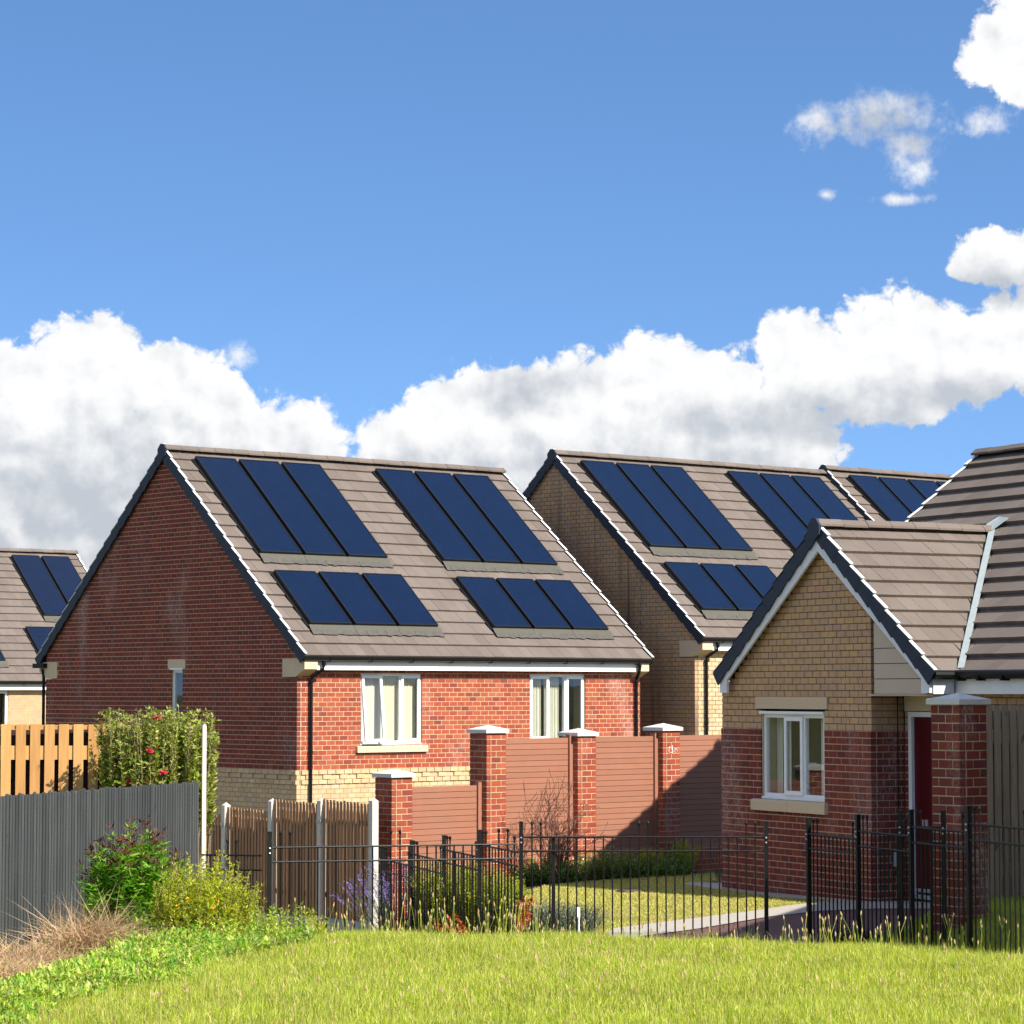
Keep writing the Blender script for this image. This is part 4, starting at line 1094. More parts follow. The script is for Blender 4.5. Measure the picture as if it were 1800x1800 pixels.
plinth(ts[2]+S_, ts[3], .14, 'low brick wall topped with upright bricks behind the clipped ground cover')
plinth(ts[3]+S_, ts[3]+1.75, .14, 'low brick wall in the bungalow shadow behind the yellow-green bushes')
# chalk-like white scribble on the fourth pillar
def scribble():
    p = PF.w(ts[3], 0); m = MB(); z0 = 1.50; y = -.004
    m.tube([(.135, y, z0+.03), (.115, y, z0+.02), (.108, y, z0-.02), (.12, y, z0-.05)], 0.0045, 5)
    m.tube([(.14, y, z0-.05), (.17, y, z0-.05), (.178, y, z0-.02), (.165, y, z0-.005), (.178, y, z0+.05), (.178, y, z0-.05)], .0045, 5)
    m.tube([(.205, y, z0-.04), (.215, y, z0+.005), (.235, y, z0-.015), (.25, y, z0+.005), (.27, y, z0-.03)], .005, 5)
    t = thing('chalk_mark', 'white chalk scribble on the upper bricks of the pillar nearest the bungalow', 'chalk mark', tuple(p), 41.5)
    m.build('chalk_line', 'white', t)
scribble()
# large pillar in front of the bungalow door, and the weathered fence beside it
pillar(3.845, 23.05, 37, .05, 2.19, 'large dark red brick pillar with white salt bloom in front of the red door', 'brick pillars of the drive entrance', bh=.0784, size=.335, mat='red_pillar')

def board_fence(name, label, fr, n, pitch, bw, zt, zb, mat, back=None, rails=(), group=None, top_jit=.004, th=.018, round_top=False, slat='board', depth_back=.022, z_step=None, bwj=0.0, lean=0.0):
    t = thing(name, label, 'fence', tuple(fr.o), fr.deg, group)
    cache = {}
    def piece(w, h, matn, nm):
        k = (round(w, 3), round(h, 2), matn)
        if k not in cache:
            m = MB()
            if round_top: m.prism([(0, 0, 0), (w, 0, 0), (w, 0, h-.012), (w*.75, 0, h), (w*.25, 0, h), (0, 0, h-.012)], (0, th, 0))
            else: m.b(0, w, 0, th, 0, h)
            cache[k] = m.mesh(nm, matn)
        return cache[k]
    for i in range(n):
        zz = zt if z_step is None else z_step(i)
        w_ = bw + (random.choice((-1, 0, 1))*bwj)
        o = link(slat, piece(w_, zz-zb + round(random.uniform(-top_jit, top_jit), 3), mat, slat), t)
        o.location = (i*pitch + random.uniform(-.003, .003), random.uniform(-.002, .002), zb - fr.o[2]*0)
        o.rotation_euler = (0, random.uniform(-lean, lean), 0)
        if back:
            o = link('back_board', piece(bw, zz-zb-.01, back, 'back_board'), t); o.location = (i*pitch + pitch/2 + random.uniform(-.002, .002), depth_back + th, zb)
    for (z0, z1, y0, y1, matn) in rails:
        m = MB(); m.b(-.01, n*pitch, y0, y1, z0, z1); m.build('rail', matn, t)
    return t
# orange fence
OF = Fr(-6.35, 30.75, 0, 2.0)
board_fence('pine_fence', 'new orange pine fence with gaps between its boards behind the grey fence', OF, 13, .165, .112, 1.905, .2, 'pine', None,
            [(1.845, 1.897, .020, .05, 'pine'), (1.50, 1.66, .020, .055, 'pine'), (.35, .47, .02, .055, 'pine')], top_jit=.003, lean=.003)
m = MB(); m.b(-6.6, -4.25, 30.92, 30.94, -.2, 1.84); tt_ = thing('backing_boards', 'dark backing boards seen in the gaps of the orange fence', 'fence backing', (0, 0, 0)); m.build('backing_panel', 'backwood', tt_)
# grey fence
a, b_ = np.array((-5.35, 24.17)), np.array((-3.43, 29.6)); dg = math.degrees(math.atan2(*(b_-a)[::-1])); Lg = np.linalg.norm(b_-a)
GF = Fr(a[0], a[1], 0, dg)
board_fence('grey_fence', 'dark grey painted slatted fence at left', GF, int(Lg/.0585), .0585, .039, 1.295, -.75, 'greywood', 'backwood', [(1.0, 1.08, .045, .08, 'greywood'), (.2, .28, .045, .08, 'greywood')],
            top_jit=.016, round_top=True, slat='slat', depth_back=.016, lean=.003)
t = thing('concrete_post', 'tall white concrete post at the end of the grey fence', 'post', (-3.405, 29.68, 0), 20)
m = MB(); m.b(-.022, .022, -.022, .022, -.6, 1.90); m.build('post_shaft', 'concrete', t); m = MB(); m.prism([(-.022, -.022, 1.902), (.022, -.022, 1.902), (0, -.022, 1.925)], (0, .044, 0)); m.build('post_top', 'concrete', t)
# brown fence with concrete posts
BFd = math.degrees(math.atan2(-.788, .616))      # runs right and towards the camera
E0 = np.array((-1.69, 32.8)); dv = np.array((.616, -.788))
Q = 1.128
def brown():
    o = E0 - dv*Q*5
    t = thing('brown_fence', 'brown slatted timber fence in stepped panels between pale concrete posts', 'fence', (o[0], o[1], 0), BFd)
    ptop = [.60, .70, .811, .90, .942, .978]; pan = [.55, .66, .765, .90, .935]
    m = MB(); mesh_c = {}
    for i in range(6):
        m = MB(); s_ = .042
        m.b(i*Q-s_, i*Q+s_, -.045, .045, -1.3, ptop[i]-.03)
        for k in range(4):
            c_ = [(-s_, -.045), (s_, -.045), (s_, .045), (-s_, .045)]; a_, b2 = c_[k], c_[(k+1) % 4]; j = len(m.v)
            m.v += [(i*Q+a_[0], a_[1], ptop[i]-.03), (i*Q+b2[0], b2[1], ptop[i]-.03), (i*Q, 0, ptop[i]+.008)]; m.f.append((j, j+1, j+2)); m.k.append(0)
        post = m.build('post', 'concrete', t)
        if i in (2, 4):
            m = MB(); m.b(i*Q-.05, i*Q+.05, -.055, .05, ptop[i]-.30, ptop[i]-.26); m.build('bracket', 'steel', post)
    for i in range(5):
        zb = -.53 - .02*(4-i)
        n = 14; p_ = (Q-.09)/n
        for j in range(n):
            x0 = i*Q + .044 + j*p_; h = pan[i] - zb + random.uniform(-.006, .004) - .025*(j/n)*(-1 if False else 1)
            k = round(h, 2)
            if k not in mesh_c:
                q = MB(); q.b(0, .043, 0, .013, 0, k); mesh_c[k] = q.mesh('slat', 'brownwood')
            ob = link('slat', mesh_c[k], t); ob.location = (x0, random.uniform(-.012, -.008), zb)
            if (round(h-.10, 2), 'b') not in mesh_c:
                q = MB(); q.b(0, .043, 0, .013, 0, round(h-.10, 2)); mesh_c[(round(h-.10, 2), 'b')] = q.mesh('back_slat', 'brownwood')
            ob = link('back_slat', mesh_c[(round(h-.10, 2), 'b')], t); ob.location = (x0+p_/2+.003, .024, zb)
        for z in (zb+.25, pan[i]-.3):
            m = MB(); m.b(i*Q+.045, (i+1)*Q-.045, .011, .023, z, z+.06); m.build('rail', 'brownwood', t)
        m = MB(); m.b(i*Q+.045, (i+1)*Q-.045, -.02, .02, -1.2, zb-.004); m.build('gravel_board', 'concrete_grey', t)
brown()
# weathered fence at right with its brick base
WF = Fr(4.35, 25.0, 0, 34)
board_fence('weathered_fence', 'weathered grey-brown board fence at the right edge beside the large pillar', WF, 22, .103, .077, 2.15, .36, 'oldwood', None, [(1.80, 1.93, .02, .05, 'oldwood'), (.55, .68, .02, .05, 'oldwood')], slat='board')
m = MB(); m.b(-.1, 2.4, .075, .09, .3, 2.1); tt_ = thing('backing_boards', 'dark backing boards in the gaps of the weathered fence at right', 'fence backing', tuple(WF.o), 34); m.build('backing_panel', 'backwood', tt_)
t = thing('low_brick_wall', 'low dark brick wall under the weathered fence at right', 'brick wall', tuple(WF.o), 34, 'low brick walls under the fences'); mm = MB()
bl_, mo = lay_bricks((-.2, .0, 0), (1, 0, 0), (0, -1, 0), -.1, .35, lambda z: (0, 2.5), bl=.0535, bh=.15); mortar_rows(mm, (-.2, 0, 0), (1, 0, 0), (0, -1, 0), mo, .004); host = mm.build('mortar', 'mortar', t)
place_bricks(WF, [(bl_, 'red_shade')], host, t, 60)

# ------------------------------------------------------------------ iron railings
def railing(label, p0, p1, bays, rail_z, low, n_bar, base=None, mid_tall=True, post_first=True, post_last=True, tall=(2, 2), post_h=1.07, group='black iron railings', gap=.078):
    """p0, p1 on plan; rail_z(bay) upper rail height; bars with ball heads stand at the ends and in the middle"""
    p0, p1 = np.array(p0, float), np.array(p1, float); L = np.linalg.norm(p1-p0); d = (p1-p0)/L
    z0 = 0.0
    t = thing('iron_railing', label, 'railing', (p0[0], p0[1], 0), math.degrees(math.atan2(d[1], d[0])), group)
    bl_ = L/bays
    for i in range(bays+1):
        if (i == 0 and not post_first) or (i == bays and not post_last): continue
        w_ = p0 + d*bl_*i; gz = float(hz(w_[0], w_[1])); zt = rail_z(min(i, bays-1)) + .135
        m = MB(); x = bl_*i
        m.b(x-.018, x+.018, -.018, .018, gz-.25, zt); m.b(x-.021, x+.021, -.021, .021, zt, zt+.010)
        post = m.build('post', 'iron', t)
        m = MB()
        for zz in (zt-.14, zt-.185): m.ball((x, -.024, zz), .010, n=6, m=4)
        m.build('bolt', 'galv', post)
    for i in range(bays):
        rz = rail_z(i); x0, x1 = i*bl_ + .018, (i+1)*bl_ - .018
        for zz in (rz, rz-.130):
            m = MB(); m.tube([(x0, -.004, zz), (x1, -.004, zz)], .0095, 6); m.build('rail', 'iron', t)
        nb = n_bar
        step = (x1-x0)/(nb+1)
        for k in range(1, nb+1):
            x = x0 + step*k
            w_ = p0 + d*x; gz = float(hz(w_[0], w_[1])) + .02
            up = k <= tall[0] or k > nb-tall[1] or (mid_tall and abs(k-(nb+1)/2) <= 1.2)
            zt = rz + (.115 if up else 0.0)
            m = MB(); m.tube([(x, 0, gz-.1), (x, 0, zt)], .0078, 6); bar = m.build('bar', 'iron', t)
            if up:
                m = MB(); m.ball((x, 0, zt+.012), .0155, .022, n=8, m=6); m.build('finial', 'iron', bar)
PC0, PC1 = (.085, 25.0), (2.36, 25.0)
railing('long low front railing with mid post, right of centre in front of the lawn', PC0, PC1, 1, lambda i: .932, 0, 26)
t = thing('railing_stay', 'lone black post standing against the front railing by the silver shrub', 'post', (.385, 25.03, 0)); m = MB(); m.b(-.017, .017, -.017, .017, -.3, .925); m.build('post_shaft', 'iron', t)
railing('front railing across the brown fence, left of centre', (-2.19, 24.3), (.06, 24.85), 1, lambda i: .875, 0, 26, post_last=False)
railing('short front railing farthest left behind the yellow-green shrub', (-2.83, 24.40), (-2.24, 24.28), 1, lambda i: .805, 0, 6, post_first=False, post_last=False, mid_tall=True, tall=(0, 0))
E_S, E_E = np.array((-1.45, 30.0)), np.array((.06, 25.02))
railing('side railing of four stepped bays running away behind the lavender', tuple(E_S), tuple(E_E), 4, lambda i: [.42, .55, .67, .79][i], 0, 11, mid_tall=False, tall=(2, 1), post_last=False)
t_ = 3.75
railing('right-hand railing of four stepped bays in front of the large brick pillar', (2.68, 24.3), (2.68+.356*t_, 24.3-.934*t_), 4, lambda i: [1.0, 1.07, 1.15, 1.22][i], 0, 11, mid_tall=False, tall=(2, 1))
railing('short railing between two posts just left of the large brick pillar', (3.32, 22.98), (3.665, 22.83), 1, lambda i: 1.13, 0, 3, mid_tall=False, tall=(0, 0))
t = thing('drain_cover', 'small dark drain cover set in the lawn mound', 'drain cover', (1.40, 31.74, float(hz(1.4, 31.74))+.03), 30); m = MB(); m.b(-.15, .15, -.10, .10, -.05, .0); m.b(-.13, .13, -.08, .08, .0, .006); m.build('cover', 'lead', t)
t = thing('white_peg', 'thin white marker peg standing among the grey shrub by the railing', 'peg', (.61, 24.7, -.02)); m = MB(); m.tube([(0, 0, -.1), (.004, 0, .33)], .008, 6); m.build('peg_shaft', 'white', t); m = MB(); m.b(-.012, .014, -.006, .006, .24, .33); m.build('peg_label', 'white', t)

# ------------------------------------------------------------------ plants
def leaves_np(P, D, S, length, width, fold=.18):
    """P base points, D unit directions, S side vectors: one folded leaf (two triangles) each"""
    n = len(P); length = np.broadcast_to(np.asarray(length, float), (n,)); width = np.broadcast_to(np.asarray(width, float), (n,))
    N = np.cross(D, S)
    tip = P + D*length[:, None]; mid = P + D*(length*.45)[:, None] - N*(length*fold*.5)[:, None]*0.4
    a = mid + S*(width/2)[:, None] + N*(width*fold)[:, None]; b_ = mid - S*(width/2)[:, None] + N*(width*fold)[:, None]
    V = np.stack([P, a, tip, b_], 1).reshape(-1, 3); i = np.arange(n)[:, None]*4
    return V, np.concatenate([i + np.array([[0, 1, 2]]), i + np.array([[0, 2, 3]])], 1).reshape(-1, 3)
def unit(v): return v/(np.linalg.norm(v, axis=-1, keepdims=True)+1e-9)
def add_foliage(parent, name, parts):
    V, F, K, off, mats = [], [], [], 0, []
    for v, f, mt in parts:
        if mt not in mats: mats.append(mt)
        V.append(v); F.append(f+off); K.append(np.full(len(f), mats.index(mt))); off += len(v)
    return link(name, np_mesh(name, np.concatenate(V), np.concatenate(F), mats, np.concatenate(K)), parent, kind='stuff')
def shoots(n, foot, spread, height, lean=.3, nodes=10, per=2, leaf=(.07, .028), taper=.6, start=.15, up=.45, arch=.25, jit=.25, seed=1, hvar=.25, bias=(0, 0), dome=.25):
    """upright stems with leaves in whorls; returns leaf arrays, the stem paths and the height fraction of each leaf"""
    r = np.random.default_rng(seed); Ps, Ds, Ls, hs, stems = [], [], [], [], []
    for i in range(n):
        a = r.uniform(0, 2*math.pi); q = math.sqrt(r.uniform(0, 1)); b0 = np.array((foot[0]*q*math.cos(a), foot[1]*q*math.sin(a), 0))
        h = height*(1 - hvar*r.uniform(0, 1))*(1-dome*q*q); out = np.array((spread[0]*q*math.cos(a), spread[1]*q*math.sin(a), 0)) + np.array((*bias, 0))*h + r.normal(0, lean*h*.25, 3)*np.array((1, 1, 0))
        T = np.linspace(0, 1, 7); path = b0 + out*(T[:, None]**(1.3))*1.0 + np.array((0, 0, 1))*(h*(T - arch*.3*T**3))[:, None]
        stems.append(path)
        tt = np.linspace(start, 1, nodes) + r.normal(0, .02, nodes)
        for tq in np.clip(tt, 0, 1):
            k = min(5, int(tq*6)); fr_ = tq*6-k; p = path[k]*(1-fr_) + path[k+1]*fr_; tg = unit(path[k+1]-path[k])
            ph = r.uniform(0, 6.28)
            for j in range(per):
                w = ph + j*2*math.pi/per + r.normal(0, .3); radial = np.array((math.cos(w), math.sin(w), 0))
                D = unit(radial*(1-up) + tg*up + r.normal(0, jit, 3)); Ps.append(p); Ds.append(D); Ls.append(r.uniform(.65, 1.1)*(1 - (1-taper)*max(0, tq-.6)/.4)); hs.append(tq)
    P, D, L_ = np.array(Ps), np.array(Ds), np.array(Ls); S = unit(np.cross(D, r.normal(0, 1, P.shape)*.35 + np.array((0, 0, 1))))
    return P, D, S, L_, np.array(hs), stems
def stem_mesh(stems, r0, r1=None, every=1, n=3):
    m = MB()
    for s_ in stems[::every]: m.tube(s_, np.linspace(r0, r1 or r0*.5, len(s_)), n, cap=False)
    return m
def plant(name, label, cat, loc, mats, sh, leaf, stem='stem', sr=.005, every=2, group=None, select=None, extra=None, rz=0, fold=.18):
    z = float(hz(loc[0], loc[1])) if len(loc) == 2 else loc[2]
    t = thing(name, label, cat, (loc[0], loc[1], z-.02), rz, group)
    P, D, S, L_, hs, stems = shoots(**sh)
    parts = []
    sel = select(hs, P) if select else np.zeros(len(P), int)
    for k, mt in enumerate(mats):
        q = sel == k
        if q.any():
            V, F = leaves_np(P[q], D[q], S[q], leaf[0]*L_[q], leaf[1]*L_[q], fold); parts.append((V, F, mt))
    add_foliage(t, 'foliage', parts)
    stem_mesh(stems, sr, every=every).build('stems', stem, t, kind='stuff')
    if extra: extra(t, P, D, hs, stems)
    return t
def flowers(mat, n, size, seed=3, hmin=.4, petals=5, front=None):
    def f(t, P, D, hs, stems):
        r = np.random.default_rng(seed); idx = r.choice(np.where((hs > hmin) & ((P[:, 1] < front) if front is not None else True))[0], n, replace=False)
        for i in idx:
            ph = np.linspace(0, 6.28, petals*2+1)[:-1]; dd = unit(np.stack([np.cos(ph), np.sin(ph), r.normal(.3, .35, len(ph))], -1) + np.array((.3, -.5, 0)))
            S = unit(np.cross(dd, np.array((.2, -.6, .7)))); V, F = leaves_np(np.repeat(P[i:i+1]+np.array((.01, -.03, .01)), len(ph), 0), dd, S, size*r.uniform(.7, 1.1, len(ph)), size*.7)
            link('flower', np_mesh('flower', V, F, mat), t)
    return f
# weigela behind the grey fence
rs = np.random.default_rng(5)
plant('flowering_shrub', 'bushy green shrub with a few crimson flowers behind the grey fence, beside the orange fence', 'shrub', (-3.98, 30.18, .05), ['weigela', 'weed'],
      dict(n=430, foot=(.60, .25), spread=(.08, .10), height=2.18, lean=.10, nodes=26, per=2, start=.40, up=.42, arch=.15, seed=11, hvar=.22, dome=.02), (.095, .046), 'stem', .006, 3,
      select=lambda hs, P: (rs.uniform(0, 1, len(hs)) < .12).astype(int), extra=flowers('petal_r', 4, .060, 12, .70, 5, -.20))
# big leaved bush with dark red tips
plant('red_tipped_bush', 'dense bush of long green leaves with dark red tips in front of the grey fence', 'bush', (-3.50, 25.2, -.33), ['bushgreen', 'redtip'],
      dict(n=230, foot=(.36, .30), spread=(.14, .2), height=1.58, lean=.16, nodes=17, per=5, start=.10, up=.30, arch=.2, seed=21, hvar=.5), (.165, .036), 'twig', .006, 2,
      select=lambda hs, P: ((hs > .945) & (P[:, 2] > .86)).astype(int), fold=.25)
plant('yellow_green_shrub', 'yellow-green shrub with small orange flowers in front of the brown fence', 'shrub', (-2.72, 23.85, -.28), ['hyper'],
      dict(n=460, foot=(.38, .25), spread=(.12, .15), height=1.26, lean=.2, nodes=19, per=3, start=.15, up=.45, arch=.2, seed=31, hvar=.42), (.064, .022), 'stem', .004, 3, extra=flowers('petal_y', 11, .024, 5, .3, 5, -.12))
plant('yellow_green_shrub', 'smaller sprawling yellow-green shrub low at the foot of the brown fence', 'shrub', (-2.02, 23.4, -.20), ['hyper'],
      dict(n=170, foot=(.36, .2), spread=(.16, .15), height=.74, lean=.25, nodes=14, per=3, start=.1, up=.45, seed=32, hvar=.5), (.060, .020), 'stem', .004, 3, extra=flowers('petal_y', 4, .024, 6, .3))
# bed behind the side railing
def lav_extra(t, P, D, hs, stems):
    r = np.random.default_rng(4); parts = []
    for s_ in stems:
        e, d_ = s_[-1], unit(s_[-1]-s_[-2]); n = 22
        p = e + d_*np.linspace(0, .16, n)[:, None]; a = r.uniform(0, 6.28, n); dd = unit(np.stack([np.cos(a), np.sin(a), np.full(n, .5)], -1)); S = unit(np.cross(dd, d_)); parts.append((*leaves_np(p, dd, S, .022, .014), 'lavfl'))
    add_foliage(t, 'flower_spikes', parts)
plant('lavender', 'tall purple lavender leaning out behind the side railing at the end of the brown fence', 'lavender', (-1.23, 29.6, -.45), ['lavleaf'],
      dict(n=150, foot=(.24, .30), spread=(.42, .4), height=.84, lean=.25, nodes=9, per=2, start=.08, up=.6, arch=.1, seed=41, hvar=.45), (.05, .007), 'lavleaf', .003, 1, extra=lav_extra)
for k, (x, y, h, w, lb) in enumerate([(-.72, 28.9, .72, .34, 'dense evergreen shrub with narrow leaves, left one behind the side railing'), (-.40, 27.6, .70, .30, 'dense evergreen shrub with narrow leaves, middle one behind the side railing'),
                                      (-.12, 26.5, .62, .24, 'yellower narrow-leaved shrub at the right end of the side railing')]):
    plant('evergreen_shrub', lb, 'shrub', (x, y), ['hebe', 'hyper'], dict(n=210, foot=(w*.8, w*.8), spread=(w*.5, w*.5), height=h*1.12, lean=.2, nodes=17, per=3, start=.12, up=.38, arch=.1, seed=50+k, hvar=.25), (.062, .018), 'stem', .004, 3, 'evergreen shrubs behind the side railing',
          select=lambda hs, P: (np.random.default_rng(9).uniform(0, 1, len(hs)) < .40+.4*(hs > .6)).astype(int))
for k, (x, y, h, w, lb) in enumerate([(1.83, 35.75, .46, .16, 'small yellow-green bush in shade under the last terracotta panel, left one'), (2.28, 36.25, .55, .22, 'yellow-green bush in shade close to the corner of the bungalow')]):
    plant('yellow_green_shrub', lb, 'shrub', (x, y), ['hyper', 'hebe'], dict(n=70, foot=(w*.7, w*.7), spread=(w*.5, w*.5), height=h, lean=.2, nodes=14, per=3, start=.1, up=.55, seed=60+k), (.062, .014), 'stem', .004, 3,
          select=lambda hs, P: (hs < .6).astype(int))
plant('silver_shrub', 'low silvery grey-green shrub behind the front railing by the white peg', 'shrub', (.43, 25.35), ['lavleaf'],
      dict(n=420, foot=(.34, .18), spread=(.18, .12), height=.43, lean=.25, nodes=12, per=2, start=.1, up=.6, seed=71, hvar=.3), (.042, .009), 'lavleaf', .002, 2)
# low ground cover along the terracotta wall, three separate plants
for k, (u, v, L_, h, lb) in enumerate([(.55, -.62, .85, .40, 'low glossy ground-cover plant under the twiggy shrub'), (1.72, -.42, .70, .50, 'tall part of the glossy ground cover in front of the middle pillar'), (2.65, -.36, .85, .38, 'shaded glossy ground cover at the foot of the chalk-marked pillar')]):
    p = PF.w(u, v)
    plant('ground_cover', lb, 'ground cover', (p[0], p[1]), ['hedge'], dict(n=190, foot=(L_*.62, .26), spread=(.10, .10), height=h, lean=.5, nodes=9, per=3, start=.05, up=.35, seed=80+k, hvar=.5), (.052, .030), 'stem', .003, 4, 'glossy ground-cover plants along the terracotta wall', rz=41.5)
# bare twiggy shrub
def twiggy():
    p = PF.w(.70, -.50); z = float(hz(p[0], p[1]))
    t = thing('bare_shrub', 'bare twiggy reddish shrub standing in front of a tall terracotta panel', 'shrub', (p[0], p[1], z), 0)
    r = np.random.default_rng(17); m = MB()
    def grow(p0, d, L, rad, lev):
        n = 5; pts = [p0]; dd = d
        for i in range(n):
            dd = unit(dd + r.normal(0, .16, 3) + np.array((0, 0, .06))); pts.append(pts[-1] + dd*L/n)
        m.tube(pts, np.maximum(.0032, np.linspace(rad, rad*.55, n+1)), 4, cap=False)
        if lev:
            for i in range(r.integers(3, 6)):
                k = r.integers(1, n+1); grow(pts[k], unit(dd + r.normal(0, .55, 3)), L*r.uniform(.35, .65), rad*.55, lev-1)
    for i in range(26):
        a = r.uniform(0, 6.28); grow(np.array((.08*math.cos(a), .08*math.sin(a), 0)), unit(np.array((.16*math.cos(a), .16*math.sin(a), 1)) + r.normal(0, .08, 3)), r.uniform(.45, .92), .0075, 2)
    m.build('twigs', 'twig', t, kind='stuff')
twiggy()
# rusty dock stalks
def dock(x, y, lb, dirx, n, seed):
    r = np.random.default_rng(seed); t = thing('dock_stalk', lb, 'dock plant', (x, y, float(hz(x, y)))); m = MB(); parts = []
    for i in range(n):
        a = np.array((0., 0, 0)); d = unit(np.array((dirx*r.uniform(.4, 1.4), r.normal(0, .2), r.uniform(.5, 1.1)))); L = r.uniform(.30, .55); e = a + d*L
        m.tube([a, (a+e)/2 + np.array((0, 0, .03)), e], .005, 4)
        k = 130; tt = r.uniform(.25, 1, k); P = a + (e-a)*tt[:, None] + np.array((0, 0, .03))*(1-abs(2*tt-1))[:, None]; D = unit(r.normal(0, 1, (k, 3)) + d*.6); S = unit(np.cross(D, r.normal(0, 1, (k, 3)))); parts.append((*leaves_np(P, D, S, .03, .018), 'dock'))
    m.build('stalk', 'dock', t); add_foliage(t, 'seed_clusters', parts)
dock(-.30, 24.72, 'rust-red dried dock stalk leaning left in front of the evergreen shrubs', -1, 5, 1)
dock(.02, 24.6, 'rust-red dried dock clump at the foot of the railing corner post', .2, 6, 2)
plant('purple_plant', 'small dark purple leafy plant at the foot of the right-hand railing', 'plant', (3.05, 24.0), ['heuch'], dict(n=46, foot=(.16, .12), spread=(.1, .1), height=.26, lean=.5, nodes=6, per=3, start=.3, up=.2, seed=91), (.055, .045), 'twig', .003, 2)
# dry straw along the grey fence: three tussocks
def straw(x, y, h, w, n, lb, seed):
    r = np.random.default_rng(seed); z = float(hz(x, y)); n = int(n); t = thing('dry_grass_tussock', lb, 'dry grass', (x, y, z-.03), 0, 'dry grass tussocks along the grey fence')
    b0 = np.stack([r.normal(0, w*.5, n), r.normal(0, w*.5, n), np.zeros(n)], -1); d = unit(np.stack([r.normal(.1, .55, n), r.normal(-.1, .4, n), np.full(n, 1.0)], -1)); L = h*r.uniform(.4, 1.1, n)
    side = unit(np.cross(d, r.normal(0, 1, (n, 3)))); wd = .0035
    dr = np.stack([r.normal(.15, .5, n), r.normal(0, .4, n), -r.uniform(.1, .9, n)], -1)*(L*.5)[:, None]
    p1 = b0 + d*(L*.5)[:, None]; p2 = b0 + d*L[:, None] + dr
    V = np.stack([b0-side*wd, b0+side*wd, p1-side*wd, p1+side*wd, p2], 1).reshape(-1, 3); i = np.arange(n)[:, None]*5
    F = np.concatenate([i+np.array([[0, 1, 3]]), i+np.array([[0, 3, 2]]), i+np.array([[2, 3, 4]])], 1).reshape(-1, 3)
    link('straw_blades', np_mesh('straw_blades', V, F, 'straw'), t, kind='stuff')
straw(-3.72, 23.75, .86, .28, 1500, 'tall dry straw tussock in front of the grey fence', 1)
straw(-4.22, 22.9, .46, .36, 1700, 'low dry straw tussock at the bottom left by the grey fence', 2)
straw(-3.12, 23.4, .40, .34, 1900, 'dry straw tussock at the foot of the red-tipped bush', 3)
straw(-4.05, 21.9, .34, .40, 2200, 'flattened dry straw tussock nearest the camera at the left edge', 6)
straw(1.35, 24.0, .16, .34, 420, 'short dry grass tussock in front of the long front railing', 4)
straw(.75, 23.9, .14, .30, 320, 'thin dry grass tussock left of the end of the path', 5)

# ------------------------------------------------------------------ grass and weeds (nobody could count the blades)
def blades(n, X_, Y_, h, w, lean, seed, mats, name, zoff=0.0, lit=None, mid=None):
    r = np.random.default_rng(seed); Z = hz(X_, Y_) + zoff; B0 = np.stack([X_, Y_, Z], -1); n = len(X_)
    a = r.uniform(0, 6.28, n); d = np.stack([np.cos(a), np.sin(a), np.zeros(n)], -1); side = np.stack([-np.sin(a), np.cos(a), np.zeros(n)], -1)
    yaw = r.normal(0, .9, n); side = side*np.cos(yaw)[:, None] + d*np.sin(yaw)[:, None]
    H_ = h*r.uniform(.55, 1.15, n)*(1 if mid is None else mid); le = np.abs(r.normal(0, lean, n))
    p1 = B0 + np.array((0, 0, 1))*(H_*.55)[:, None] + d*(H_*le*.35)[:, None]; p2 = B0 + np.array((0, 0, 1))*(H_*(1-.25*np.minimum(le, 1.2)))[:, None] + d*(H_*le)[:, None]
    W_ = (w*r.uniform(.6, 1.2, n)/2)[:, None]
    V = np.stack([B0-side*W_, B0+side*W_, p1-side*W_*.8, p1+side*W_*.8, p2], 1).reshape(-1, 3); i = np.arange(n)[:, None]*5
    F = np.concatenate([i+np.array([[0, 1, 3]]), i+np.array([[0, 3, 2]]), i+np.array([[2, 3, 4]])], 1).reshape(-1, 3)
    return link(name, np_mesh(name, V, F, mats), None, kind='stuff')
def scatter(n, x0, x1, y0, y1, seed, inside):
    r = np.random.default_rng(seed); Xs = r.uniform(x0, x1, n); Ys = r.uniform(y0, y1, n); q = inside(Xs, Ys); return Xs[q], Ys[q]
view = lambda X_, Y_: np.abs(X_) < Y_*.1915 + 1.2
weedy = lambda X_, Y_: X_ < -1.72 - (23.6-Y_)*.235 + .25*np.sin(Y_*2.3) + .12*np.sin(Y_*7.1)
gx, gy = scatter(330000, -4.9, 5.0, 14.6, 24.4, 101, lambda a, b_: view(a, b_) & (b_ < crest(a)+.75) & ~(weedy(a, b_) & (np.random.default_rng(3).uniform(0, 1, len(a)) < .8)))
patchy = .75 + .5*(.5+.5*np.sin(gx*1.7+1.3*np.sin(gy*.9))*np.cos(gy*1.3+gx*.6))
blades(0, gx, gy, .085, .0062, .55, 1, 'grass', 'grass', mid=patchy)
gx, gy = scatter(16000, -4.9, 5.0, 14.6, 24.2, 102, lambda a, b_: view(a, b_) & (b_ < crest(a)+.6) & ~weedy(a, b_))
blades(0, gx, gy, .15, .005, .45, 2, 'grass', 'grass')
gx, gy = scatter(11000, -4.9, 5.0, 14.6, 24.2, 103, lambda a, b_: view(a, b_) & (b_ < crest(a)+.5))
blades(0, gx, gy, .12, .004, .7, 3, 'straw', 'grass')
from bisect import bisect
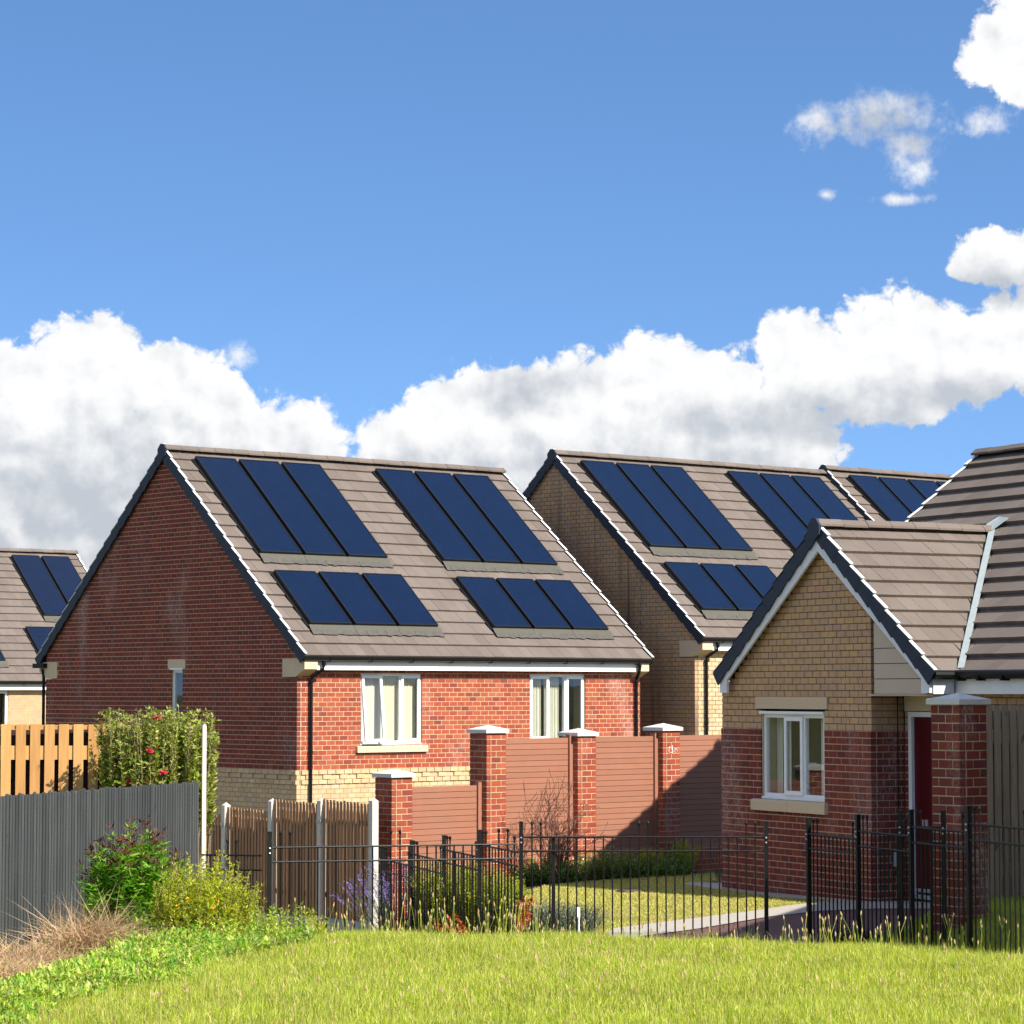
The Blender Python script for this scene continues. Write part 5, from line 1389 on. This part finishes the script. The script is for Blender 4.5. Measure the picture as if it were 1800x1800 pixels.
def in_poly(poly):
    P = np.array(poly)
    def f(a, b_):
        c = np.zeros(len(a), bool); j = len(P)-1
        for i in range(len(P)):
            q = (P[i, 1] > b_) != (P[j, 1] > b_)
            c ^= q & (a < (P[j, 0]-P[i, 0])*(b_-P[i, 1])/(P[j, 1]-P[i, 1]+1e-12)+P[i, 0]); j = i
        return c
    return f
gx, gy = scatter(60000, 0, 3.9, 25.2, 36.8, 104, in_poly(LAWN))
blades(0, gx, gy, .032, .009, .8, 4, 'lawn', 'lawn_grass', .005)
gx, gy = scatter(60000, 3.0, 6.2, 21.0, 25.4, 105, lambda a, b_: (b_ > crest(a)+.3) & (a > 3.10+.28*np.clip(b_-24.2, 0, 3)) & (b_ < 25.0+(a-4.35)*.67))
blades(0, gx, gy, .09, .008, .5, 5, 'grass', 'grass')
# broad weeds on the left bank
def weeds():
    r = np.random.default_rng(77); Xs, Ys = scatter(26000, -4.9, -1.2, 15.5, 24.6, 106, lambda a, b_: view(a, b_) & weedy(a, b_))
    parts = {'weed': [], 'bushgreen': [], 'weigela': []}
    for x, y in zip(Xs, Ys):
        if x < -3.25 - .25*max(0, 22.6-y) and y > 21.2 and r.uniform() < .93: continue
        z = float(hz(x, y)); n = r.integers(4, 9); a = r.uniform(0, 6.28, n); el = r.uniform(.1, 1.35, n); D = np.stack([np.cos(a)*np.cos(el), np.sin(a)*np.cos(el), np.sin(el)], -1)
        hh = r.uniform(0, .13, n)*(1 + .9*math.sin(x*3.1+y*1.7)*math.sin(y*2.3-x)) + (.10*max(0, y-22.5) if y < 24.2 else .1)*r.uniform(0, 1, n); P = np.stack([np.full(n, x)+r.normal(0, .02, n), np.full(n, y)+r.normal(0, .02, n), z + hh], -1); S = unit(np.cross(D, np.array((0, 0, 1.0)) + r.normal(0, .2, (n, 3))))
        L = r.uniform(.022, .060, n)*math.exp(r.normal(-.1, .22)); k = r.choice(['weed', 'weed', 'weed', 'bushgreen', 'weigela']); parts[k].append(leaves_np(P, D, S, L, L*r.uniform(.3, .6)))
    # taller leafy stems between the shrubs and the grass
    Xs, Ys = scatter(4600, -4.2, -1.5, 20.4, 24.4, 206, lambda a, b_: view(a, b_) & weedy(a, b_) & ~((a < -3.4) & (b_ < 23.9)))
    for x, y in zip(Xs[:1150], Ys[:1150]):
        z = float(hz(x, y)); H_ = r.uniform(.08, .24) + .21*max(0, y-22.3)*r.uniform(.2, 1); n = int(8 + H_*36); tq = r.uniform(.1, 1, n); a = r.uniform(0, 6.28, n); el = r.uniform(-.2, 1.0, n)
        lx, ly = r.normal(0, .18, 2)*H_; P = np.stack([x + lx*tq, y + ly*tq, z + H_*tq], -1); D = np.stack([np.cos(a)*np.cos(el), np.sin(a)*np.cos(el), np.sin(el)], -1); S = unit(np.cross(D, np.array((0, 0, 1.0)) + r.normal(0, .25, (n, 3))))
        L = r.uniform(.035, .075, n)*(1.1-.5*tq); parts[r.choice(['weed', 'weed', 'weigela', 'bushgreen'])].append(leaves_np(P, D, S, L, L*r.uniform(.22, .42)))
    out = []
    for k, l in parts.items():
        off = 0; V, F = [], []
        for v, f in l: V.append(v); F.append(f+off); off += len(v)
        out.append((np.concatenate(V), np.concatenate(F), k))
    add_foliage(None, 'weeds', out)
weeds()
# seed heads on stalks along the crest and railings
def seed_stalks(n, seed, x0, x1, yf, hmin, hmax):
    r = np.random.default_rng(seed); V, F, off = [], [], 0; m = MB()
    for i in range(n):
        x = r.uniform(x0, x1); y = yf(x) + r.normal(0, .25); z = float(hz(x, y)); h = r.uniform(hmin, hmax); e = np.array((x + r.normal(0, .15)*h, y, z+h)); b0 = np.array((x, y, z))
        m.tube([b0, b0*.4+e*.6+np.array((r.normal(0, .01), 0, 0)), e], .0018, 3, 1, cap=False); d = unit(e-b0); s_ = np.array((0.007, 0, 0)); L = r.uniform(.03, .05)
        m.tube([e, e+d*L*.4, e+d*L], [.003, .0075, .002], 5, 0)
    return m.build('seed_heads', ['seed', 'grass'], None, kind='stuff')
seed_stalks(170, 1, -1.9, .3, lambda x: 24.0, .12, .42)
seed_stalks(70, 2, 2.3, 4.2, lambda x: crest(x)+.3, .12, .32)
seed_stalks(260, 3, -2.6, 4.0, lambda x: 19.6 + 3.2*math.sin(x*31.7), .09, .17)
seed_stalks(40, 4, .2, 2.3, lambda x: 24.1, .10, .22)
